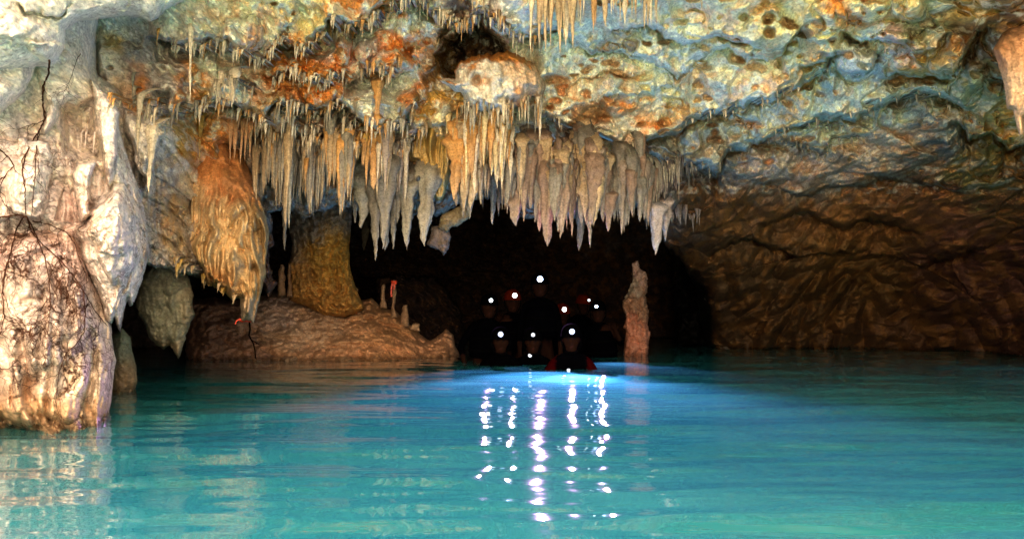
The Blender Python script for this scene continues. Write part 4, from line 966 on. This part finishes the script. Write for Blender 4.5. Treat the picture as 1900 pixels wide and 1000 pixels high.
# =================================================================== ROOTS on the left wall
ROOTM = plain('dark_root_bark', (.06, .025, .014), .8)
def tube(pts, r0, r1, n=5):
    pts = [Vector(p) for p in pts]; V_, Fc = [], []
    for i, p in enumerate(pts):
        d = (pts[min(i + 1, len(pts) - 1)] - pts[max(i - 1, 0)]).normalized()
        a = d.orthogonal().normalized(); b = d.cross(a)
        r = r0 + (r1 - r0) * i / max(1, len(pts) - 1)
        for k in range(n):
            t = 2 * math.pi * k / n; V_.append(p + a * (r * math.cos(t)) + b * (r * math.sin(t)))
    for i in range(len(pts) - 1):
        for k in range(n):
            Fc.append((i * n + k, i * n + (k + 1) % n, (i + 1) * n + (k + 1) % n, (i + 1) * n + k))
    Fc.append(tuple(range(n - 1, -1, -1))); Fc.append(tuple(range((len(pts) - 1) * n, len(pts) * n)))
    return V_, Fc
def root(name, px, w, label, branches=8, seed=1, cat='root', blen=(5, 14)):
    rr = random.Random(seed); V_, Fc = [], []
    def add(line, w0, w1):
        nonlocal V_, Fc
        pts = []; prev = None
        for (u, v) in line:
            z = zat(u, v, 2) - .004
            if prev is not None: z = prev + max(-.05, min(.05, z - prev))
            prev = z
            pts.append(proj(u, v, z))
        if len(pts) < 2: return
        a, b = tube(pts, w0, w1); o = len(V_); V_ += a; Fc += [tuple(i + o for i in f) for f in b]
    def dens(line):
        out = []
        for i in range(len(line) - 1):
            (a, b), (c, d) = line[i], line[i + 1]; n = max(2, int(math.hypot(c - a, d - b) / 4))
            for k in range(n): out.append((a + (c - a) * k / n + rr.uniform(-.8, .8), b + (d - b) * k / n + rr.uniform(-.8, .8)))
        return out + [line[-1]]
    w = w * .8; main = dens(px); add(main, w, w * .45)
    stack = []
    for _ in range(branches):
        i = rr.randrange(len(main) // 6, len(main)); stack.append((main[i], rr.uniform(.5, 2.6), w * .5, 0))
    while stack:
        (u, v), ang, wd, lvl = stack.pop(); line = [(u, v)]
        a = ang
        for k in range(rr.randint(*blen)):
            a += rr.uniform(-.55, .55); a += (1.57 - a) * .06
            u += 4 * math.cos(a); v += 4 * math.sin(a)
            if u < -60 or u > 225: break
            line.append((u, v))
            if lvl < 2 and rr.random() < .16: stack.append(((u, v), a + rr.choice((-1, 1)) * rr.uniform(.4, 1.1), wd * .65, lvl + 1))
        add(line, wd, wd * .3)
    org = tuple(V_[0])
    return tag(mesh_obj(name, np.array([tuple(v) for v in V_]), Fc, ROOTM, origin=org), label, cat, 'tree roots on the left rock')
root('tree_root', [(92, 112), (90, 138), (80, 160), (79, 192), (83, 222), (71, 246), (56, 268), (46, 292), (41, 318), (46, 345), (48, 400)], .0062, 'thickest dark root winding down the cream wall from the overhang', 6, 1)
root('tree_root', [(71, 246), (68, 270), (66, 300), (64, 335), (61, 370), (58, 402)], .004, 'dark root with a tangle of rootlets right of the thickest one', 9, 2)
root('tree_root', [(0, 278), (14, 290), (26, 308), (12, 322), (2, 340), (0, 365)], .005, 'short crooked root at the left edge of the wall', 8, 3)
root('tree_root', [(-20, 408), (10, 402), (36, 398), (50, 404), (58, 430), (80, 455), (110, 480), (135, 510), (158, 545), (178, 580), (200, 605)], .0055, 'long root crossing the top of the boulder and down its right shoulder', 12, 4, blen=(8, 22))
root('tree_root', [(48, 400), (62, 425), (72, 450), (84, 480), (90, 515), (94, 548), (92, 585), (88, 620)], .0045, 'root running straight down the middle of the boulder', 11, 5, blen=(8, 22))
root('tree_root', [(44, 402), (30, 425), (22, 460), (10, 500), (4, 545), (8, 590), (-6, 640), (0, 690)], .0045, 'root down the left side of the boulder to the water', 12, 6, blen=(8, 22))
root('tree_root', [(155, 540), (158, 575), (157, 615), (140, 640), (122, 655), (110, 690), (105, 730)], .004, 'forked root low on the right side of the boulder', 11, 7, blen=(8, 22))
root('tree_root', [(150, 100), (142, 112), (138, 128), (130, 150), (120, 170), (98, 172)], .0025, 'fine root cluster below the upper left alcove', 8, 8)
root('tree_root', [(60, 410), (95, 418), (125, 432), (140, 455), (150, 490), (165, 520)], .004, 'root curving along the upper right rim of the boulder', 9, 9, blen=(8, 18))

# =================================================================== RIBBONS AND CORD
ORIB = plain('orange_tape', (.85, .07, .02), .5)
BLACK = plain('black_cord', (.001, .001, .0012), .95)
def strap(name, pts, wd, th, mat, parent=None, **kw):
    V_, Fc = [], []
    P_ = [Vector(p) for p in pts]
    for i, p in enumerate(P_):
        d = (P_[min(i + 1, len(P_) - 1)] - P_[max(i - 1, 0)]).normalized()
        n = Vector((0, -1, 0)); s = d.cross(n)
        s = s.normalized() if s.length > .1 else Vector((1, 0, 0)); n = s.cross(d).normalized()
        for a, b in ((-1, -1), (1, -1), (1, 1), (-1, 1)): V_.append(p + s * (wd / 2 * a) + n * (th / 2 * b))
    for i in range(len(P_) - 1):
        for k in range(4): Fc.append((i * 4 + k, i * 4 + (k + 1) % 4, i * 4 + 4 + (k + 1) % 4, i * 4 + 4 + k))
    Fc.append((3, 2, 1, 0)); e = len(V_) - 4; Fc.append((e, e + 1, e + 2, e + 3))
    return mesh_obj(name, np.array([tuple(v) for v in V_]), Fc, mat, parent, smooth=False, **kw)
def ribbon(u, v, Y, rx, wd, label, tails):
    c = proj(u, v, Y)
    o = bpy.data.objects.new('ribbon', None); o.location = c; link(o); tag(o, label, 'ribbon')
    n = 18
    V_, Fc = [], []
    for k in range(n):
        t = 2 * math.pi * k / n
        for r, z in ((1, -wd / 2), (1, wd / 2), (1.06, wd / 2), (1.06, -wd / 2)):
            V_.append((rx * r * math.cos(t), rx * r * math.sin(t), z + .006 * math.sin(2 * t)))
    for k in range(n):
        m_ = (k + 1) % n
        for j in range(4): Fc.append((k * 4 + j, k * 4 + (j + 1) % 4, m_ * 4 + (j + 1) % 4, m_ * 4 + j))
    mesh_obj('band', V_, Fc, ORIB, o, smooth=False)
    kn = [(x * .016, -rx * 1.08 + y * .012, z * .012) for x in (-1, 1) for y in (-1, 1) for z in (-1, 1)]
    mesh_obj('knot', kn, [(0, 1, 3, 2), (4, 6, 7, 5), (0, 4, 5, 1), (2, 3, 7, 6), (0, 2, 6, 4), (1, 5, 7, 3)], ORIB, o)
    for tl in tails: strap('tail', [(a, -rx * 1.1 - .004, b) for a, b in tl], wd * .5, .002, ORIB, o)
ribbon(456, 594, 8.15, .052, .016, 'orange ribbon tied round the lowest tip of the orange drapery', [[(0, 0), (-.03, .008), (-.055, -.004), (-.065, -.03)], [(0, 0), (.02, .004), (.04, .002)]])
ribbon(731, 524, 13.25, .036, .04, 'orange ribbon tied round the slim stalagmite on the mound', [[(0, 0), (-.025, -.05), (-.03, -.13), (-.022, -.18)], [(0, 0), (.012, -.05), (.004, -.09)]])
def cord():
    Y0, Y1 = 8.2, 12.0
    px = [(463, 598, 8.2), (464, 612, 8.3), (462, 622, 8.4), (466, 630, 8.5), (470, 637, 8.6), (473, 650, 8.7), (474, 664, 8.8)]
    pts = [proj(a, b, c) for a, b, c in px]
    V_, Fc = tube(pts, .007, .006, 6)
    a, b = tube([proj(466, 630, 8.5), proj(474, 635, 8.48), proj(481, 639, 8.47)], .006, .004, 6)
    o_ = len(V_); V_ += a; Fc += [tuple(i + o_ for i in f) for f in b]
    tag(mesh_obj('cord', np.array([tuple(v) for v in V_]), Fc, BLACK, origin=tuple(pts[0])), 'thin black cord dangling from the ribboned drapery tip into the water', 'cord')
cord()
# =================================================================== SWIMMERS
SUIT = (.0006, .0006, .0009); SKIN = (.013, .0055, .0035)  # far darker than real skin and neoprene: gloom at the back put into colour
def body_mat():
    m, nt, b = new_mat('skin_and_wetsuit')
    at = N(nt, 'ShaderNodeAttribute', attribute_name='tint'); nt.links.new(at.outputs['Color'], b.inputs['Base Color'])
    b.inputs['Roughness'].default_value = .9; b.inputs['Specular IOR Level'].default_value = 0
    return m
BODYM = body_mat()
VESTM = plain('dark_life_vest', (.0006, .0006, .0010), .95)
VESTM.node_tree.nodes['Principled BSDF'].inputs['Specular IOR Level'].default_value = 0
REDM = plain('red_neoprene', (.22, .012, .015), .6)
HDARK = plain('dark_helmet', (.001, .001, .0012), .95)
HORG = plain('orange_helmet', (.06, .006, .002), .8)
HAIRM = plain('dark_hair', (.012, .008, .006), .7)
def lampmat(n, c, s):
    m = plain(n, (.9, .9, .9), .3, c, s); m.cycles.emission_sampling = 'NONE'; return m
LBLUE = lampmat('cold_lamp_lens', (.45, .60, 1.0), 1.6)
LWHITE = lampmat('white_lamp_lens', (.8, .95, 1.0), .8)
LLOW = lampmat('low_blue_lamp_lens', (.55, .68, 1.0), .12)
LDIM = lampmat('dim_lamp_lens', (.75, .85, 1.0), .05)

def skin_body(name, nodes, edges, parent, tintf, root_i=0, sub=2):
    """nodes: list of (x,y,z,r); grows ONE continuous surface with Skin + Subdivision and bakes it"""
    me = bpy.data.meshes.new('tmp'); me.from_pydata([n[:3] for n in nodes], edges, []); me.update()
    ob = bpy.data.objects.new('tmp', me); link(ob)
    sk = ob.modifiers.new('s', 'SKIN'); sk.use_smooth_shade = True
    layer_ = me.skin_vertices[0]
    for i, n in enumerate(nodes):
        r = n[3]; layer_.data[i].radius = (r, r) if np.isscalar(r) else r
        layer_.data[i].use_root = (i == root_i)
    sb = ob.modifiers.new('d', 'SUBSURF'); sb.levels = sub; sb.render_levels = sub
    dg = bpy.context.evaluated_depsgraph_get(); ev = ob.evaluated_get(dg); m2 = ev.to_mesh()
    co = np.zeros(len(m2.vertices) * 3, np.float32); m2.vertices.foreach_get('co', co); co = co.reshape(-1, 3)
    fc = [tuple(p.vertices) for p in m2.polygons]
    ev.to_mesh_clear(); bpy.data.objects.remove(ob); bpy.data.meshes.remove(me)
    return co, fc

def lathe(prof, n=20, sq=(1, 1)):
    V_, Fc = [], []
    for (r, z) in prof:
        for k in range(n):
            t = 2 * math.pi * k / n; V_.append((r * math.cos(t) * sq[0], r * math.sin(t) * sq[1], z))
    for i in range(len(prof) - 1):
        for k in range(n): Fc.append((i * n + k, i * n + (k + 1) % n, (i + 1) * n + (k + 1) % n, (i + 1) * n + k))
    Fc.append(tuple(range(n - 1, -1, -1))); Fc.append(tuple(range((len(prof) - 1) * n, len(prof) * n)))
    return V_, Fc

def swimmer(lu, lv, wv_row, label, lens='white', helmet='dark', turn=0.0, tilt=0.0, arms=('down', 'down'), lean=0.0, red=False, lens_r=.03, sc=1.0, chest_lamp=None, hand_lamp=False):
    """lamp at photo pixel (lu, lv); the body meets the water at photo row wv_row"""
    Y = float(wy(wv_row)); lp = proj(lu, lv, Y - .10)
    root_ = bpy.data.objects.new('person', None)
    hz = lp[2] - .075 * sc            # head centre height (lamp sits on the brow)
    root_.location = (lp[0] - .0, Y, 0); link(root_); tag(root_, label, 'person', 'swimmers with head lamps')
    rot = Matrix.Rotation(turn, 3, 'Z')
    root_.rotation_euler = (0, tilt, 0)
    h = Vector((0, 0, hz))
    neck = h + Vector((0, .02, -.14)) * sc; chest = neck + Vector((0, .05 + .15 * lean, -.16)) * sc; belly = chest + Vector((0, .10 * lean, -.26)) * sc; hip = belly + Vector((0, .06 * lean, -.2)) * sc
    nodes = [(*hip, .145 * sc)]; E = []
    def add(p, r, frm):
        nodes.append((p[0], p[1], p[2], r)); E.append((frm, len(nodes) - 1)); return len(nodes) - 1
    b_ = add(belly, (.14 * sc, .11 * sc), 0); c_ = add(chest, (.165 * sc, .115 * sc), b_)
    sh = add(neck + Vector((0, .02, -.05)) * sc, .085 * sc, c_)
    n_ = add(neck, .052 * sc, sh)
    j1 = add(h + Vector((0, -.012, -.085)) * sc, .058 * sc, n_); j2 = add(h + Vector((0, -.004, -.02)) * sc, .084 * sc, j1); add(h + Vector((0, .006, .065)) * sc, .070 * sc, j2)
    for s in (-1, 1):
        l1 = add(hip + Vector((s * .10, 0, -.12)) * sc, .085 * sc, 0); l2 = add(hip + Vector((s * .11, -.02, -.45)) * sc, .055 * sc, l1); l3 = add(hip + Vector((s * .11, .03, -.82)) * sc, .036 * sc, l2)
        add(hip + Vector((s * .11, -.10, -.88)) * sc, .03 * sc, l3)
    hands = []
    for s, mode in zip((-1, 1), arms):
        s0 = add(neck + Vector((s * .165, .03, -.09)) * sc, .060 * sc, sh)
        sp = Vector(nodes[s0][:3])
        if mode == 'down': el = sp + Vector((s * .06, -.02, -.27)) * sc; wr = el + Vector((s * .00, -.10, -.23)) * sc
        elif mode == 'fwd': el = sp + Vector((s * .09, -.10, -.22)) * sc; wr = el + Vector((-s * .06, -.20, -.10)) * sc
        elif mode == 'out': el = sp + Vector((s * .13, -.03, -.22)) * sc; wr = el + Vector((-s * .05, -.12, -.20)) * sc
        elif mode == 'up': el = sp + Vector((s * .13, -.12, -.10)) * sc; wr = el + Vector((-s * .06, -.10, .20)) * sc
        elif mode == 'face': el = sp + Vector((s * .10, -.10, -.18)) * sc; wr = el + Vector((-s * .05, -.10, .17)) * sc
        e_ = add(el, .040 * sc, s0); w_ = add(wr, .026 * sc, e_)
        d = (wr - el).normalized(); side = d.cross(Vector((0, 1, 0))); side = side.normalized() if side.length > .2 else Vector((1, 0, 0)); side = side * s
        bend = side.cross(d).normalized() * -s
        pm = add(wr + d * .05 * sc, (.034 * sc, .018 * sc), w_)
        for k, (o_, ln) in enumerate(((-.027, .066), (-.009, .078), (.009, .072), (.027, .056))):
            base = wr + d * .085 * sc + side * (o_ * sc)
            f0 = add(base, .0095 * sc, pm); f1 = add(base + (d * ln * .5 + bend * .010) * sc, .0085 * sc, f0); add(base + (d * ln * .92 + bend * .032) * sc, .007 * sc, f1)
        tb = wr + (d * .035 + side * -.034) * sc
        t0 = add(tb, .011 * sc, pm); t1 = add(tb + (d * .026 - side * .024) * sc, .010 * sc, t0); add(tb + (d * .052 - side * .030 + bend * .01) * sc, .008 * sc, t1)
        hands.append((wr, d))
    co, fc = skin_body('body', nodes, E, root_, None)
    # model the face: sockets, nose, lips, chin, ears
    hl = co - np.array(h)
    s_ = sc
    hm = (hl[:, 2] > -.125 * s_)
    def g(cx, cz, rx, rz): return np.exp(-(((hl[:, 0] - cx * s_) / (rx * s_)) ** 2 + ((hl[:, 2] - cz * s_) / (rz * s_)) ** 2)) * (hl[:, 1] < 0) * hm
    co[:, 1] += s_ * (-.026 * g(0, -.028, .012, .020) - .008 * g(0, -.065, .022, .010) - .010 * g(0, -.10, .025, .016) + .012 * g(-.032, .004, .018, .014) + .012 * g(.032, .004, .018, .014) - .006 * g(0, .028, .05, .010))
    ear = np.exp(-((hl[:, 1] / (.016 * s_)) ** 2 + ((hl[:, 2] + .01 * s_) / (.028 * s_)) ** 2)) * hm
    co[:, 0] += np.sign(hl[:, 0]) * .018 * s_ * ear
    tint = np.tile(np.array(SUIT, float), (len(co), 1))
    face = (hl[:, 2] > -.125 * s_)
    tint[face] = SKIN
    for sx in (-.032, .032):
        eye = (np.hypot(hl[:, 0] - sx * s_, (hl[:, 2] - .004 * s_) * 1.5) < .012 * s_) & (hl[:, 1] < 0); tint[eye] = (.005, .004, .004)
    tint[(np.hypot(hl[:, 0] / 1.8, hl[:, 2] + .065 * s_) < .009 * s_) & (hl[:, 1] < 0)] = (.03, .010, .008)
    for (wr, d) in hands:
        t = (co - np.array(wr)) @ np.array(d)
        nearh = (np.linalg.norm(co - np.array(wr), axis=1) < .22 * s_) & (t > -.12 * s_)
        tint[nearh] = SKIN
    if red:
        arm = (np.abs(co[:, 0]) > .15 * s_) & (co[:, 2] < neck[2] - .02) & ~(tint[:, 0] > .2); tint[arm] = (.018, .0008, .001)
    Rm = np.array(rot)
    piv = np.array((0, 0, 0))
    co2 = co @ Rm.T
    mesh_obj('body', co2, fc, BODYM, root_, tint=tint)
    def T(V_): return np.array([tuple(rot @ (Vector(v))) for v in V_])
    # life vest: thick padded shell round the torso, two front panels
    V_, Fc = lathe([(.10, -.02), (.165, -.03), (.19, -.10), (.195, -.24), (.185, -.36), (.15, -.37)], 24, (1.0, .78))
    vz = neck[2] - .06
    V_ = [(x * sc, y * sc + chest[1] - .01, z * sc + vz) for x, y, z in V_]
    vest = mesh_obj('life_vest', T(V_), Fc, VESTM, root_)
    for z in (-.14, -.27):
        V_, Fc = lathe([(.196, z), (.201, z), (.201, z - .03), (.196, z - .03)], 24, (1.0, .78))
        V_ = [(x * sc, y * sc + chest[1] - .012, zz * sc + vz) for x, y, zz in V_]
        mesh_obj('vest_strap', T(V_), Fc, BLACK, vest)
    # helmet: shell with brim, strap, lamp
    hm_ = HORG if helmet == 'orange' else HDARK
    V_, Fc = lathe([(.112, .018), (.118, .022), (.108, .030), (.106, .06), (.094, .098), (.070, .126), (.038, .142), (.008, .147)], 24, (.93, 1.1))
    V_ = [(x * sc, y * sc + .004, z * sc + h[2] + .004) for x, y, z in V_]
    hel = mesh_obj('helmet', T(V_), Fc, hm_, root_)
    for sx in (-1, 1):
        pts = [(sx * .098 * sc, 0, h[2] + .02 * sc), (sx * .092 * sc, -.02, h[2] - .05 * sc), (sx * .05 * sc, -.045, h[2] - .115 * sc), (0, -.055, h[2] - .128 * sc)]
        strap('chin_strap', T(pts), .012, .003, BLACK, hel)
    fy = -.118 * sc
    lm = {'blue': LBLUE, 'white': LWHITE, 'dim': LDIM, 'low': LLOW}[lens]
    def lamp(c, r, par, aim=0.0):
        prof = [(r * 1.15, -.03), (r * 1.2, 0), (r * 1.35, .006), (r * 1.05, .012)]
        def orient(V_): return [(x + c[0], -z + c[1], y * math.cos(aim) + c[2]) for x, y, z in V_]
        V1, F1_ = lathe(prof, 16); hs = mesh_obj('head_lamp', T(orient(V1)), [tuple(reversed(f)) for f in F1_], BLACK, par)
        V2, F2_ = lathe([(r, .0125), (r * .8, .018), (r * .3, .021)], 16); mesh_obj('lens', T(orient(V2)), [tuple(reversed(f)) for f in F2_], lm if par is hel else LDIM, root_)
    lamp((0, fy, h[2] + .075 * sc), lens_r, hel)
    if chest_lamp: lamp((chest_lamp[0], chest[1] - .16 * sc, h[2] + chest_lamp[1]), .02, vest)
    return root_, lp
LAMPS = []
def sw(*a, **k):
    r, lp = swimmer(*a, **k); LAMPS.append(lp); return r
sw(902, 557, 672, 'swimmer at the left of the group with bare forearms lowered to the water', 'white', arms=('out', 'fwd'), turn=.15, tilt=.05, lens_r=.019)
sw(951, 548, 668, 'swimmer in an orange helmet with one long bare arm reaching down', 'white', 'orange', arms=('face', 'down'), turn=.2, lens_r=.026)
sw(1002, 518, 672, 'tallest swimmer standing in the middle with the highest head lamp', 'blue', arms=('down', 'down'), lens_r=.030)
sw(1043, 574, 664, 'swimmer in an orange helmet right of the tallest one', 'white', 'orange', arms=('down', 'fwd'), turn=.2, lens_r=.026)
sw(1076, 556, 656, 'swimmer farthest back with a tiny head lamp', 'white', 'orange', turn=.5, tilt=.08, lens_r=.013)
sw(1117, 568, 664, 'swimmer at the right end raising a hand to the chin', 'blue', arms=('down', 'face'), turn=-.2, tilt=-.07, lens_r=.017)
sw(929, 620, 680, 'crouching swimmer at the left with a bright blue head lamp low over the water', 'low', lean=.5, arms=('fwd', 'fwd'), lens_r=.026)
sw(989, 621, 678, 'crouching swimmer with a dim head lamp in front of the tallest one', 'dim', lean=.5, arms=('fwd', 'fwd'), lens_r=.020, chest_lamp=(-.03, -.14))
sw(1061, 615, 686, 'front swimmer with red sleeves half sunk in the water', 'low', lean=.3, arms=('out', 'out'), red=True, lens_r=.026, chest_lamp=(-.03, -.30))
# the light thrown forward by the head lamps
for k, (lp, e, el) in enumerate(zip(LAMPS, (75, 40, 950, 0, 0, 110, 0, 0, 300), (12, 11, 10, 11, 0, 12, 9, 0, 9))):
    if not e: continue
    ld = bpy.data.lights.new('head_lamp_beam', 'SPOT'); ld.energy = e; ld.color = (.90, .43, 1.0); ld.spot_size = R(42); ld.spot_blend = 1.0; ld.shadow_soft_size = .015
    lo = bpy.data.objects.new('head_lamp_beam', ld); link(lo); lo.location = (lp[0], lp[1] - .12, lp[2])
    lo.rotation_euler = (R(90) - R(el), 0, math.pi)
